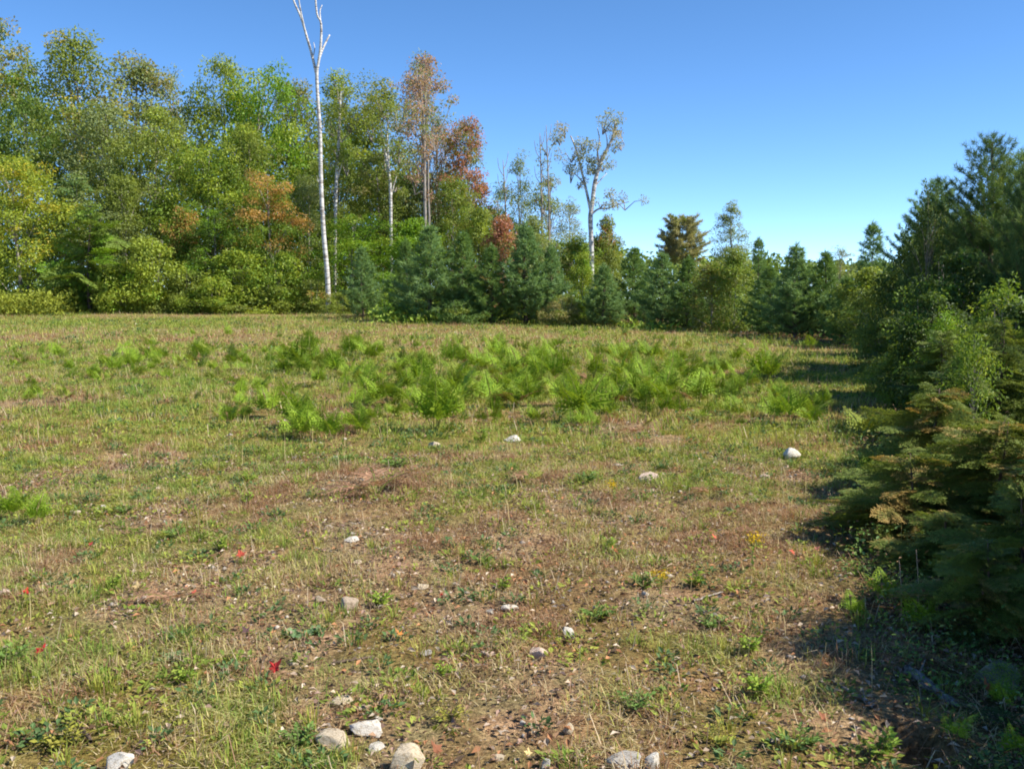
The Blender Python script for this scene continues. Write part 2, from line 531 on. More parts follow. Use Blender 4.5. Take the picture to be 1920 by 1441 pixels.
def broadleaf(seed, H, R, crown0, clusters, per, cl_r, leaf, prof=0.6, lobes=0.35, trunk_r=0.14, bark=None, aspect=0.62, limbs=16, stems=1, lean=0.0, peak=0.45):
    rng = np.random.default_rng(seed)
    T, C = Geo(), Geo()
    # crown clusters
    n = clusters
    u = rng.random(n) ** 0.9
    ang = rng.random(n) * 2 * np.pi
    e = np.where(u < peak, np.sin(np.pi / 2 * (0.25 + 0.75 * u / peak)), np.cos(np.pi / 2 * (u - peak) / (1 - peak)) ** prof)
    lob = 1 + lobes * (2 * vnoise(np.cos(ang) * 1.7 + 5, np.sin(ang) * 1.7 + u * 4.5, seed) - 1) * 1.5
    rr = R * e * lob * (0.25 + 0.75 * rng.random(n) ** 0.5)
    z = H * (crown0 + (1 - crown0) * u) + rng.normal(size=n) * 0.02 * H
    ctr = np.stack([rr * np.cos(ang) + lean * H * u, rr * np.sin(ang), z - cl_r * 0.5], 1)
    ctr[:, 2] = np.maximum(ctr[:, 2], cl_r * 0.35)
    crad = cl_r * (0.55 + 0.8 * rng.random(n)) * (1.1 - 0.35 * u)
    cr = rng.random(n)
    # leaves
    k = np.repeat(np.arange(n), np.maximum(6, (per * (crad / cl_r) ** 1.3).astype(int)))
    m = len(k)
    dirs = rng.normal(size=(m, 3)); dirs /= np.linalg.norm(dirs, axis=1)[:, None]
    rad = crad[k] * (0.35 + 0.75 * rng.random(m) ** 0.6)
    P = ctr[k] + dirs * rad[:, None] * np.array([1, 1, 0.62])
    Nn = dirs * 0.75 + np.array([0, 0, 0.7]) + jit(rng, m, 0.28)
    D = dirs * np.array([1, 1, 0.2]) + jit(rng, m, 0.6) + np.array([0, 0, -0.25])
    tone = np.stack([np.clip(rng.random(m) * 0.75 + cr[k] * 0.25, 0, 1), cr[k], np.clip(P[:, 2] / H, 0, 1)], 1)
    C.leaves(P, D, Nn, leaf * (0.6 + 0.8 * rng.random(m)), aspect, tone)
    # trunk and limbs
    for s in range(stems):
        a = rng.random() * 6.28
        off = np.array([math.cos(a), math.sin(a), 0]) * (0.0 if stems == 1 else R * 0.25)
        hh = np.linspace(0, 0.93, 9)
        path = np.stack([off[0] * (0.4 + hh) + lean * H * hh + 0.012 * H * np.sin(hh * 5 + a), off[1] * (0.4 + hh) + 0.012 * H * np.cos(hh * 4 + a), hh * H], 1)
        path[0, 2] = -0.25
        T.tube(path, trunk_r * (1 - 0.85 * hh) * (0.6 if stems > 1 else 1), 7)
    for i in rng.permutation(n)[:limbs]:
        e1 = ctr[i]
        h0 = max(0.05 * H, e1[2] - 0.22 * H * (0.5 + rng.random()))
        s0 = np.array([lean * h0, 0, h0])
        mid = (s0 + e1) / 2 + np.array([0, 0, 0.03 * H])
        T.tube(np.array([s0, mid, e1]), np.array([0.36, 0.24, 0.08]) * trunk_r, 5)
    return T.mesh('trunk', bark or M_GREYBARK, True), C.mesh('crown', M_LEAF)


def pine(seed, H, R, whorl, per, needle, nw, tuft_step, kn, base=0.04, trunk_r=0.07, up=0.35, power=0.85, gap=0.0):
    rng = np.random.default_rng(seed)
    T, C = Geo(), Geo()
    hh = np.linspace(0, 1, 10)
    T.tube(np.stack([0.01 * H * np.sin(hh * 4), 0.01 * H * np.cos(hh * 5), hh * H * 0.985 - 0.15 * (hh == 0)], 1), trunk_r * (1 - 0.93 * hh) + 0.004, 6)
    PP, DD, TT = [], [], []
    h = base * H
    while h < 0.97 * H:
        f = (h / H - base) / (1 - base)
        prof = min(1.0, 0.55 + 2.2 * f) * (1 - f) ** power
        a0 = rng.random() * 6.28
        for j in range(per):
            if rng.random() < gap: continue
            a = a0 + j * 2 * np.pi / per + rng.normal() * 0.22
            L = (R * prof + 0.015 * H) * (0.6 + 0.55 * rng.random())
            s = np.linspace(0, 1, 7)
            rise = up * (0.55 + 0.9 * f) + rng.normal() * 0.07
            bz = h + rng.normal() * 0.05 * whorl + L * (rise * s + 0.28 * s ** 2.2)
            b = np.stack([L * s * math.cos(a), L * s * math.sin(a), bz], 1)
            T.tube(b, (trunk_r * 0.28 * (1 - f) + 0.004) * (1 - 0.85 * s), 4, cap=False)
            cr = rng.random()
            # twigs along the branch
            nt_ = max(2, int(L / tuft_step * 0.75))
            starts = 0.22 + 0.78 * (np.arange(nt_) + rng.random(nt_)) / nt_
            starts = np.append(starts, 1.0)
            for q in starts:
                p0 = np.array([np.interp(q, s, b[:, i]) for i in range(3)])
                out = np.array([math.cos(a), math.sin(a), rise + 0.4 * q])
                side = np.array([-math.sin(a), math.cos(a), 0]) * rng.choice([-1, 1]) * (0.9 if q < 1 else 0.0)
                d = out * 0.8 + side + np.array([0, 0, 0.35]) + rng.normal(size=3) * 0.2
                d /= np.linalg.norm(d)
                tl = L * 0.34 * (1.15 - q) + needle * 0.55
                nn = max(1, int(tl / (tuft_step * 0.6)))
                for w in range(nn):
                    PP.append(p0 + d * tl * (w + 0.5) / nn); DD.append(d); TT.append((cr, h / H))
        h += whorl * (1.0 - 0.35 * f) * (0.8 + 0.4 * rng.random())
    for w in range(8):
        PP.append(np.array([0, 0, H * (0.92 + 0.014 * w)])); DD.append(np.array([0, 0, 1.0])); TT.append((0.6, 1))
    PP, DD, TT = np.array(PP), np.array(DD), np.array(TT)
    k = np.repeat(np.arange(len(PP)), kn)
    m = len(k)
    D = DD[k] * 0.75 + rng.normal(size=(m, 3)) * 0.62
    P = PP[k] + rng.normal(size=(m, 3)) * needle * 0.14
    tone = np.stack([np.clip(rng.random(m) * 0.7 + 0.3 * TT[k, 0], 0, 1), TT[k, 0], np.clip(P[:, 2] / H, 0, 1)], 1)
    C.needles(P, D, needle * (0.7 + 0.5 * rng.random(m)), nw * (0.8 + 0.4 * rng.random(m)), tone, rng)
    return T.mesh('trunk', M_BROWNBARK, True), C.mesh('crown', M_NEEDLE)


def hemlock(seed, H, R, branches, twig_step, needle_step, needle, nw, base=0.03, trunk_r=0.03, droop=0.5, one_side=None):
    rng = np.random.default_rng(seed)
    T, C = Geo(), Geo()
    hh = np.linspace(0, 1, 9)
    T.tube(np.stack([0.015 * H * np.sin(hh * 4), 0.015 * H * np.cos(hh * 3), hh * H - 0.1 * (hh == 0)], 1), trunk_r * (1 - 0.9 * hh) + 0.003, 6)
    for i in range(branches):
        f = (i + rng.random()) / branches
        h = H * (base + (0.985 - base) * f)
        a = rng.random() * 6.28 if one_side is None else one_side + rng.normal() * 1.1
        L = (R * (1 - f) ** 0.55 + 0.06 * H) * (0.35 + 0.85 * rng.random() ** 1.3)
        s = np.linspace(0, 1, 8)
        out = np.array([math.cos(a), math.sin(a), 0]); side = np.array([-math.sin(a), math.cos(a), 0])
        roll = rng.normal() * 0.8
        side = side * math.cos(roll) + np.array([0, 0, 1.0]) * math.sin(roll)
        rise = 0.28 + 0.3 * f + rng.normal() * 0.3
        bend = rng.normal() * 0.12
        b = np.array([0, 0, h]) + L * (s[:, None] * out + (bend * s ** 2)[:, None] * side + (rise * s - droop * s ** 2)[:, None] * np.array([0, 0, 1.0]))
        T.tube(b, (trunk_r * 0.22 * (1 - 0.8 * f) + 0.002) * (1 - 0.8 * s), 4, cap=False)
        nt_ = max(3, int(L / twig_step))
        q = np.repeat((np.arange(nt_) + 0.5) / nt_ * 0.93 + 0.07, 2)
        q = np.clip(q + rng.normal(size=len(q)) * 0.02, 0.05, 0.99)
        sg = np.tile([1.0, -1.0], nt_)
        p0 = np.stack([np.interp(q, s, b[:, j]) for j in range(3)], 1)
        tan = np.gradient(b, axis=0)
        tg = np.stack([np.interp(q, s, tan[:, j]) for j in range(3)], 1)
        tg /= np.linalg.norm(tg, axis=1)[:, None]
        tl = L * 0.33 * (1.02 - q) ** 0.7 * np.minimum(1, q * 4) * (0.7 + 0.5 * rng.random(len(q))) + needle * 1.2
        td = tg * 0.75 + sg[:, None] * side * 0.8 + rng.normal(size=(len(q), 3)) * 0.12 + np.array([0, 0, -0.12])
        td /= np.linalg.norm(td, axis=1)[:, None]
        # needles: two ranks along each twig, and along the branch itself
        nn = np.maximum(2, (tl / needle_step).astype(int))
        k = np.repeat(np.arange(len(q)), nn)
        w = np.concatenate([(np.arange(c) + 0.5) / c for c in nn])
        sagz = -0.18 * (w * tl[k]) ** 2 / (L + 1e-6)
        P = p0[k] + td[k] * (w * tl[k])[:, None] + np.stack([0 * w, 0 * w, sagz], 1)
        nrm = np.cross(out, side); nrm = nrm if nrm[2] > 0 else -nrm
        nside = np.cross(td[k], nrm); nside /= np.linalg.norm(nside, axis=1)[:, None] + 1e-9
        cr = rng.random()
        for r in (1, -1):
            D = td[k] * 0.55 + r * nside * 0.85 + rng.normal(size=(len(k), 3)) * 0.16
            D /= np.linalg.norm(D, axis=1)[:, None]
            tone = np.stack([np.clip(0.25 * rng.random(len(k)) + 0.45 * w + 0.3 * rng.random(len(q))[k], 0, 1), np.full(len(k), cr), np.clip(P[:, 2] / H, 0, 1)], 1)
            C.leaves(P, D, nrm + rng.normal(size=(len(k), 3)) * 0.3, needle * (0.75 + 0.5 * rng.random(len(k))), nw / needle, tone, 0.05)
    return T.mesh('trunk', M_BROWNBARK, True), C.mesh('crown', M_NEEDLE)


# kinds of tree, built once: (meshes, height, full width)
KIND = {
    'oak': (broadleaf(1, 14, 4.4, 0.04, 210, 145, 0.98, 0.19, prof=0.45, peak=0.55), 14, 8.6),
    'ash': (broadleaf(2, 14, 3.4, 0.04, 190, 130, 0.9, 0.18, prof=0.55, lobes=0.45, peak=0.5), 14, 6.8),
    'maple': (broadleaf(3, 12, 3.9, 0.02, 210, 135, 0.9, 0.18, prof=0.42, peak=0.5), 12, 8.0),
    'cherry': (broadleaf(4, 13, 2.9, 0.06, 170, 120, 0.85, 0.17, prof=0.55, lobes=0.5, peak=0.5), 13, 5.6),
    'poplar': (broadleaf(5, 15, 2.3, 0.08, 170, 110, 0.8, 0.17, prof=0.6, lobes=0.4, peak=0.45), 15, 4.6),
    'sparse': (broadleaf(6, 14, 2.4, 0.26, 150, 85, 0.7, 0.15, prof=0.6, lobes=0.5, limbs=44, trunk_r=0.12, peak=0.45), 14, 5.2),
    'thin': (broadleaf(16, 12, 1.7, 0.22, 90, 75, 0.65, 0.14, prof=0.7, lobes=0.6, limbs=34, trunk_r=0.09), 12, 3.8),
    'shrub': (broadleaf(7, 4, 2.0, 0.02, 85, 120, 0.65, 0.16, prof=0.6, trunk_r=0.05, stems=4, limbs=24), 4, 4.4),
    'bush': (broadleaf(8, 3, 1.9, 0.0, 70, 120, 0.55, 0.14, prof=0.5, lobes=0.5, trunk_r=0.04, stems=5, limbs=20), 3, 4.2),
    'sapling': (broadleaf(9, 6, 1.5, 0.05, 95, 110, 0.6, 0.15, prof=0.8, lobes=0.5, trunk_r=0.06, limbs=20), 6, 3.4),
    'pine': (pine(11, 4.2, 1.5, 0.30, 7, 0.20, 0.030, 0.13, 12, power=1.3, up=0.32), 4.2, 2.9),
    'bluepine': (pine(12, 4.2, 1.35, 0.27, 7, 0.20, 0.030, 0.13, 12, power=1.25, up=0.4), 4.2, 2.6),
    'youngpine': (pine(31, 4.2, 1.4, 0.33, 6, 0.22, 0.030, 0.13, 12, power=1.2, up=0.45, gap=0.08), 4.2, 2.7),
    'loosepine': (pine(13, 7, 1.7, 0.45, 6, 0.28, 0.04, 0.19, 12, up=0.2, gap=0.12, power=1.0), 7, 3.4),
    'tallpine': (pine(14, 9, 2.0, 0.42, 8, 0.34, 0.05, 0.2, 16, base=0.5, up=0.12, power=0.35, gap=0.15, trunk_r=0.12), 9, 3.6),
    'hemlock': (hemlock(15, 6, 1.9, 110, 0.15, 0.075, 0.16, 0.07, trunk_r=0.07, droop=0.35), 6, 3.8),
    # close by, finer
    'nearpine': (pine(21, 4.5, 1.7, 0.25, 7, 0.12, 0.011, 0.075, 14, up=0.42, power=0.75), 4.5, 3.6),
    'nearpine2': (pine(22, 4.0, 1.35, 0.24, 7, 0.12, 0.011, 0.075, 14, up=0.5, power=0.8), 4.0, 3.0),
    'nearshrub': (broadleaf(23, 2.6, 1.15, 0.0, 130, 110, 0.34, 0.08, prof=0.6, lobes=0.5, trunk_r=0.025, stems=4, limbs=50), 2.6, 2.6),
    'nearcherry': (broadleaf(24, 3.2, 0.8, 0.08, 90, 55, 0.3, 0.09, prof=0.8, lobes=0.6, trunk_r=0.025, limbs=55, aspect=0.45), 3.2, 1.9),
    'lowbush': (broadleaf(25, 0.9, 0.6, 0.0, 75, 40, 0.16, 0.042, prof=0.5, lobes=0.5, trunk_r=0.007, stems=5, limbs=40), 0.9, 1.35),
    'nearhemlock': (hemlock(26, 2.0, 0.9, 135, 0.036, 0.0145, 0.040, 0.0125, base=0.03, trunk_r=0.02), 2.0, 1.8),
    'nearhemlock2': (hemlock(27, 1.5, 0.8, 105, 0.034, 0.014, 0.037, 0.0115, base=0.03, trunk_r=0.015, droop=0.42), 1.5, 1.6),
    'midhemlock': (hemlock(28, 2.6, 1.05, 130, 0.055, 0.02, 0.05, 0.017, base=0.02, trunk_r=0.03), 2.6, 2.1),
}
TREE_NO = [0]


def plant(kind, px, top, wpx, d, colour, label, name, cat, autumn=None, turned=0.0, top_turn=0.0, group=None, bark=None, base_px=None, z0=None):
    """A tree whose trunk stands at depth d below photo column px and whose tip reaches photo row top."""
    (tm, cm), H, W = KIND[kind]
    b = base_at(px, d)
    h = onplane(px, top, d)[2] - b.z
    w = wpx / FPX * d
    TREE_NO[0] += 1
    rz = (TREE_NO[0] * 2.399) % 6.283
    r = thing(name, b, label, cat, group, rz, (w / W, w / W, h / H))
    t = obj('trunk', tm, r)
    if bark:
        t.material_slots[0].link = 'OBJECT'; t.material_slots[0].material = bark
    c = obj('crown', cm, r)
    c.color = (*colour, 1)
    a = autumn or colour
    c['autumn'] = [float(v) for v in a]
    c['turned'] = float(turned); c['top_turn'] = float(top_turn)
    return r


# leaf colours
GREEN = (0.185, 0.295, 0.04); OLIVE = (0.23, 0.30, 0.06); YGREEN = (0.32, 0.41, 0.055); VIVID = (0.19, 0.34, 0.03)
DEEP = (0.115, 0.20, 0.04); GREY = (0.27, 0.34, 0.14); BLUE = (0.175, 0.295, 0.11); PINE = (0.155, 0.265, 0.075)
HEM = (0.16, 0.24, 0.04); GOLD = (0.44, 0.38, 0.05); ORANGE = (0.48, 0.30, 0.10); RED = (0.42, 0.20, 0.13); MAUVE = (0.42, 0.28, 0.21); BRONZE = (0.31, 0.29, 0.12)
NPINE = (0.10, 0.175, 0.055); NDEEP = (0.075, 0.13, 0.03); NHEM = (0.165, 0.225, 0.045); NBRONZE = (0.36, 0.26, 0.09)

WOOD = 'trees of the mixed wood across the field'
TREES = [
    # kind, px, top, width, depth, colour, autumn, turned, top_turn, name, label
    ('oak', 5, 32, 230, 72, GREEN, BRONZE, .35, .4, 'broadleaf_tree', 'tallest dark olive tree at the far end of the wood, crown bronzed on top'),
    ('ash', 158, 58, 200, 69, OLIVE, GOLD, .16, .5, 'broadleaf_tree', 'tall tree with a narrow golden tip standing proud of its round crown'),
    ('cherry', 268, 100, 200, 71, GREY, BRONZE, .4, .3, 'broadleaf_tree', 'grey-olive tree with a rounded top just past the golden-tipped one'),
    ('thin', 335, 128, 90, 74, GREY, BRONZE, .4, .2, 'broadleaf_tree', 'slim thin-leaved tree whose top pokes out at the dip in the wood'),
    ('oak', 425, 112, 180, 71, OLIVE, YGREEN, .3, .5, 'broadleaf_tree', 'big yellow-green crown beginning after the dip in the treetops'),
    ('maple', 492, 118, 210, 69, VIVID, YGREEN, .3, .4, 'broadleaf_tree', 'bright green round-topped tree next to the tall bare white birch'),
    ('ash', 562, 152, 150, 74, OLIVE, BRONZE, .5, .3, 'broadleaf_tree', 'dull brownish olive tree directly behind the bare white birch'),
    ('poplar', 640, 138, 140, 72, OLIVE, YGREEN, .35, .2, 'broadleaf_tree', 'upright olive tree with flat top between bare birch and forked birch'),
    ('poplar', 722, 152, 150, 73, OLIVE, BRONZE, .25, .0, 'broadleaf_tree', 'olive round-topped tree behind the forked white birch'),
    ('sparse', 798, 102, 140, 64, GREY, MAUVE, .62, .4, 'maple_tree', 'tall thin-crowned maple turned dull mauve red with bare grey trunk'),
    ('sparse', 822, 220, 90, 66, OLIVE, MAUVE, .4, .3, 'maple_tree', 'half-green maple pressed against the mauve red one'),
    ('ash', 878, 222, 135, 63, OLIVE, RED, .5, .55, 'maple_tree', 'maple with a brick-red upper crown over green lower leaves'),
    ('thin', 935, 345, 70, 64, DEEP, OLIVE, .3, .0, 'broadleaf_tree', 'small dark tree below the shoulder of the red-topped maple'),
    ('thin', 975, 285, 80, 62, GREY, OLIVE, .3, .0, 'broadleaf_tree', 'wispy grey-green tree standing alone against the sky by the red-topped maple'),
    ('thin', 1028, 320, 100, 63, GREY, BRONZE, .4, .0, 'broadleaf_tree', 'thin grey-stemmed tree just before the big forked birch'),
    ('thin', 1068, 372, 70, 66, GREY, BRONZE, .5, .0, 'broadleaf_tree', 'low thin brownish tree under the left limb of the big forked birch'),
    ('sapling', 1136, 400, 70, 60, OLIVE, RED, .18, .4, 'broadleaf_tree', 'short olive tree with a red tip close behind the big forked birch trunk'),
    ('tallpine', 1278, 408, 84, 68, (.40, .40, .20), OLIVE, .4, .0, 'pine_tree', 'lone bushy brownish pine head rising above the low far pines'),
    ('poplar', 1369, 378, 74, 62, GREY, OLIVE, .25, .0, 'broadleaf_tree', 'tall slim pointed pale tree alone above the far pines'),
    # middle rank
    ('maple', 38, 285, 230, 56, YGREEN, GOLD, .25, .0, 'maple_tree', 'broad yellowing maple at the edge of the field with dark stems below'),
    ('oak', 60, 185, 190, 64, DEEP, OLIVE, .4, .0, 'broadleaf_tree', 'dark green tree filling the gap above the broad yellowing maple'),
    ('poplar', 152, 325, 130, 58, BLUE, GREY, .5, .0, 'broadleaf_tree', 'blue-grey leaved poplar right behind the dark young hemlock'),
    ('ash', 210, 190, 170, 64, GREY, OLIVE, .4, .0, 'broadleaf_tree', 'silvery green tree in the middle ranks under the golden-tipped one'),
    ('oak', 300, 205, 190, 63, OLIVE, YGREEN, .3, .2, 'broadleaf_tree', 'wide olive tree in the middle ranks below the dip in the treetops'),
    ('maple', 400, 260, 190, 61, GREEN, YGREEN, .35, .1, 'broadleaf_tree', 'leafy mid-green tree standing behind the orange-tipped sapling'),
    ('ash', 470, 235, 150, 63, OLIVE, YGREEN, .3, .1, 'broadleaf_tree', 'olive tree over the orange maple, below the bright round-topped tree'),
    ('sapling', 352, 385, 85, 57, GREEN, ORANGE, .42, .5, 'maple_tree', 'small sapling with an orange-pink tip in front of green trees'),
    ('maple', 508, 322, 165, 58, GREEN, ORANGE, .36, .6, 'maple_tree', 'bushy maple turned orange on top beside the bare white birch'),
    ('oak', 405, 395, 150, 57, DEEP, VIVID, .45, .0, 'broadleaf_tree', 'low dark green tree between orange-tipped sapling and orange maple'),
    ('ash', 240, 330, 150, 59, OLIVE, GREY, .4, .0, 'broadleaf_tree', 'grey-green tree just beyond the blue-grey poplar'),
    ('ash', 580, 330, 110, 62, GREY, OLIVE, .4, .0, 'broadleaf_tree', 'greyish thin-leaved tree half hidden by the bare birch trunk'),
    ('oak', 640, 255, 130, 67, OLIVE, VIVID, .3, .0, 'broadleaf_tree', 'dense olive tree behind the slim straight birch stem'),
    ('oak', 712, 290, 150, 66, OLIVE, BRONZE, .35, .0, 'broadleaf_tree', 'brownish olive tree behind the forked birch stem'),
    ('ash', 762, 330, 110, 64, OLIVE, GREEN, .3, .0, 'broadleaf_tree', 'green tree tucked between forked birch and mauve red maple'),
    ('maple', 665, 398, 170, 57, VIVID, YGREEN, .25, .1, 'broadleaf_tree', 'vivid green bushy tree at the foot of the slim birch stem'),
    ('sapling', 772, 405, 120, 55, VIVID, YGREEN, .2, .2, 'broadleaf_tree', 'vivid green sapling between forked birch and the first dark pine'),
    ('ash', 850, 335, 130, 60, OLIVE, GREEN, .4, .0, 'broadleaf_tree', 'olive green tree under the red-topped maple'),
    ('sapling', 900, 385, 100, 57, OLIVE, YGREEN, .4, .1, 'broadleaf_tree', 'yellowish sapling between red-topped maple and small crimson bush'),
    ('sapling', 942, 398, 85, 54, OLIVE, RED, .62, .4, 'maple_tree', 'small crimson maple bush peeping over the young pines'),
    ('sapling', 1000, 400, 90, 60, GREY, OLIVE, .4, .0, 'broadleaf_tree', 'grey-green sapling behind the tallest young pine'),
    ('sapling', 1080, 440, 110, 56, OLIVE, GREEN, .5, .0, 'broadleaf_tree', 'dark olive sapling at the foot of the big forked birch'),
    ('sapling', 1125, 440, 100, 62, OLIVE, BRONZE, .4, .0, 'broadleaf_tree', 'brown-olive sapling just past the big forked birch trunk'),
    # front rank at the field edge
    ('hemlock', 172, 385, 165, 54.6, HEM, VIVID, .4, .0, 'hemlock_tree', 'dark layered young hemlock touching the field beside the yellowing maple'),
    ('shrub', 285, 440, 150, 55, YGREEN, OLIVE, .4, .0, 'shrub', 'tall yellow-green shrub just past the dark young hemlock'),
    ('bush', 250, 490, 120, 54.5, YGREEN, VIVID, .3, .0, 'shrub', 'low bright shrub against the skirt of the dark young hemlock'),
    ('bush', 345, 500, 130, 54.5, OLIVE, RED, .14, .0, 'shrub', 'green shrub with a few red leaves in front of the orange-tipped sapling'),
    ('shrub', 450, 465, 150, 55, YGREEN, GREEN, .4, .0, 'shrub', 'yellow-green shrub in front of the low dark green tree'),
    ('shrub', 530, 470, 120, 55.5, GREEN, YGREEN, .4, .0, 'shrub', 'green shrub under the orange maple'),
    ('bush', 505, 530, 150, 54.3, OLIVE, YGREEN, .4, .0, 'shrub', 'low olive shrub at the field edge under the orange maple'),
    ('bush', 405, 520, 130, 54.3, YGREEN, GREEN, .4, .0, 'shrub', 'low yellow-leaved shrub with dark gaps, nearest the yellow weeds'),
    ('bush', 585, 520, 100, 54.8, OLIVE, ORANGE, .3, .0, 'shrub', 'small shrub with rusty leaves at the foot of the bare birch'),
    ('bush', 722, 505, 100, 50, VIVID, YGREEN, .4, .0, 'shrub', 'bright green shrub between the small blue pine and the dark pines'),
    ('bush', 640, 545, 90, 53.6, OLIVE, YGREEN, .3, .0, 'shrub', 'low shrub squeezed between bare birch and small blue pine'),
    ('sapling', 1092, 470, 60, 44, YGREEN, VIVID, .4, .0, 'broadleaf_tree', 'slim yellow-green sapling between two groups of young pines'),
    ('bush', 1062, 548, 90, 40.5, OLIVE, BRONZE, .6, .0, 'shrub', 'brownish low shrub before the young pines at the field edge'),
    ('bush', 858, 560, 100, 41.5, PINE, OLIVE, .4, .0, 'shrub', 'low dark shrub under the second young pine'),
    ('sapling', 1332, 487, 110, 36, OLIVE, BRONZE, .4, .0, 'broadleaf_tree', 'dark olive round tree among the far pines'),
    ('sapling', 1378, 462, 90, 35, OLIVE, GREEN, .4, .0, 'broadleaf_tree', 'olive leafy tree under the tall slim pointed tree'),
    ('sapling', 1625, 498, 130, 25.5, OLIVE, YGREEN, .35, .2, 'broadleaf_tree', 'yellowish leafy tree where the far pines meet the dark thicket'),
    ('thin', 1572, 462, 70, 40, GREY, BRONZE, .3, .0, 'broadleaf_tree', 'faint bare-topped tree showing through between the last far pines'),
    ('sapling', 1085, 560, 60, 41, GREEN, OLIVE, .3, .0, 'shrub', 'small leafy bush beside the brownish low shrub'),
]
for k, px, top, w, d, c, a, tn, tt, nm, lb in TREES:
    plant(k, px, top, w, d, c, lb, nm, {'shrub': 'shrub', 'pine_tree': 'pine tree'}.get(nm, 'tree'), a, tn, tt, WOOD)

PINES = [
    ('youngpine', 680, 468, 85, 48, BLUE, 'small blue-green pine standing alone near the bare birch'),
    ('pine', 762, 452, 90, 45, PINE, 'dark young pine first in the row of pines, beside vivid sapling'),
    ('youngpine', 808, 428, 140, 43, BLUE, 'second young pine of the row, broad and blue-green'),
    ('youngpine', 868, 440, 110, 43, PINE, 'third young pine of the row, in front of the red-topped maple'),
    ('pine', 922, 462, 120, 42, PINE, 'shorter young pine of the row beneath the small crimson maple'),
    ('bluepine', 985, 424, 130, 42, BLUE, 'tallest young pine in the row, under the wispy grey-green tree'),
    ('pine', 1032, 462, 100, 42, BLUE, 'young pine closing the row, leaning against the tallest one'),
    ('bluepine', 1132, 498, 95, 40, BLUE, 'single low blue pine in front of the big forked birch'),
    ('youngpine', 1188, 468, 100, 42, PINE, 'pale-tipped pine starting the far dark row after the big birch'),
    ('youngpine', 1240, 478, 110, 38, BLUE, 'dark pine of the far row beneath the lone brownish pine head'),
    ('pine', 1290, 484, 110, 38, PINE, 'pine of the far row just before the dark olive round tree'),
    ('loosepine', 1420, 450, 70, 38, PINE, 'pointed open pine right after the tall slim pale tree'),
    ('pine', 1442, 500, 110, 32, PINE, 'low dark pine in deep shade below the pointed open pine'),
    ('bluepine', 1490, 462, 125, 30, BLUE, 'biggest pine of the far row, with a clear leader tip'),
    ('youngpine', 1545, 476, 110, 30, PINE, 'pine of the far row next to the biggest one, its top ragged'),
    ('loosepine', 1632, 422, 105, 33, BLUE, 'tall round-shouldered pine above the yellowish leafy tree'),
    ('pine', 1585, 520, 100, 27, PINE, 'low shaded pine at the near end of the far row'),
]
for k, px, top, w, d, c, lb in PINES:
    plant(k, px, top, w * 1.2, d, c, lb, 'pine_tree', 'pine tree', OLIVE, 0.1, 0.0, 'young pines along the far edge of the field')

# ------------------------------------------------------------------ birches drawn limb by limb
def px_path(pts, d, dy=0.0):
    out = []
    n = len(pts)
    for i, (a, b) in enumerate(pts):
        out.append(onplane(a, b, d + dy * i / max(1, n - 1)))
    return np.array(out)


def smooth_path(p, k=4):
    t = np.linspace(0, len(p) - 1, (len(p) - 1) * k + 1)
    i = np.clip(t.astype(int), 0, len(p) - 2)
    u = (t - i)[:, None]
    p0 = p[np.maximum(i - 1, 0)]; p1 = p[i]; p2 = p[i + 1]; p3 = p[np.minimum(i + 2, len(p) - 1)]
    return 0.5 * (2 * p1 + (p2 - p0) * u + (2 * p0 - 5 * p1 + 4 * p2 - p3) * u ** 2 + (3 * p1 - p0 - 3 * p2 + p3) * u ** 3)


def birch(d, trunk, limbs, label, blobs=(), leaf=0.2, colour=GREY, autumn=OLIVE, turned=0.3, seed=0, group=None, bark=None):
    b = base_at(trunk[0][0], d)
    rng = np.random.default_rng(seed)
    r = thing('birch_tree', b, label, 'tree', group)
    O = np.array(b)
    G = Geo()
    tp = px_path([(x, y) for x, y, w in trunk], d) - O
    tp[0, 2] = -0.3
    sp = smooth_path(tp)
    G.tube(sp, np.interp(np.linspace(0, 1, len(sp)), np.linspace(0, 1, len(trunk)), [w for _, _, w in trunk]) / FPX * d / 2, 9)
    for pts, w0, w1, dy in limbs:
        lp = smooth_path(px_path(pts, d, dy) - O)
        G.tube(lp, np.linspace(w0, w1, len(lp)) / FPX * d / 2, 6)
    obj('trunk', G.mesh('trunk', bark or M_BIRCH, True), r)
    if len(blobs):
        C = Geo(); T = Geo()
        for bx, by, br, n, dy in blobs:
            c0 = onplane(bx, by, d + dy) - O
            rad = br * 1.08 / FPX * d
            nb = max(3, n // 22)
            cc = c0 + rng.normal(size=(nb, 3)) * rad * np.array([0.62, 0.65, 0.45])
            for j in range(nb):
                m = max(12, int(n * 4.5) // nb)
                dirs = rng.normal(size=(m, 3)); dirs /= np.linalg.norm(dirs, axis=1)[:, None]
                P = cc[j] + dirs * rad * 0.5 * rng.random((m, 1)) ** 0.5
                tone = np.stack([rng.random(m), np.full(m, rng.random()), np.full(m, 0.5)], 1)
                C.leaves(P, dirs + rng.normal(size=(m, 3)) * 0.5, dirs * 0.4 + np.array([0, 0, .6]) + rng.normal(size=(m, 3)) * 0.4, leaf * 0.62 * (0.6 + 0.7 * rng.random(m)), 0.65, tone)
                T.tube(np.array([c0 + np.array([0, 0, -rad * 0.7]), (c0 + cc[j]) / 2, cc[j]]), [0.03, 0.02, 0.008], 4)
        cm = obj('crown', C.mesh('crown', M_LEAF), r)
        cm.color = (*colour, 1); cm['autumn'] = [float(v) for v in autumn]; cm['turned'] = float(turned); cm['top_turn'] = 0.0
        obj('twigs', T.mesh('twigs', M_GREYBARK, True), r, kind='stuff')
    return r


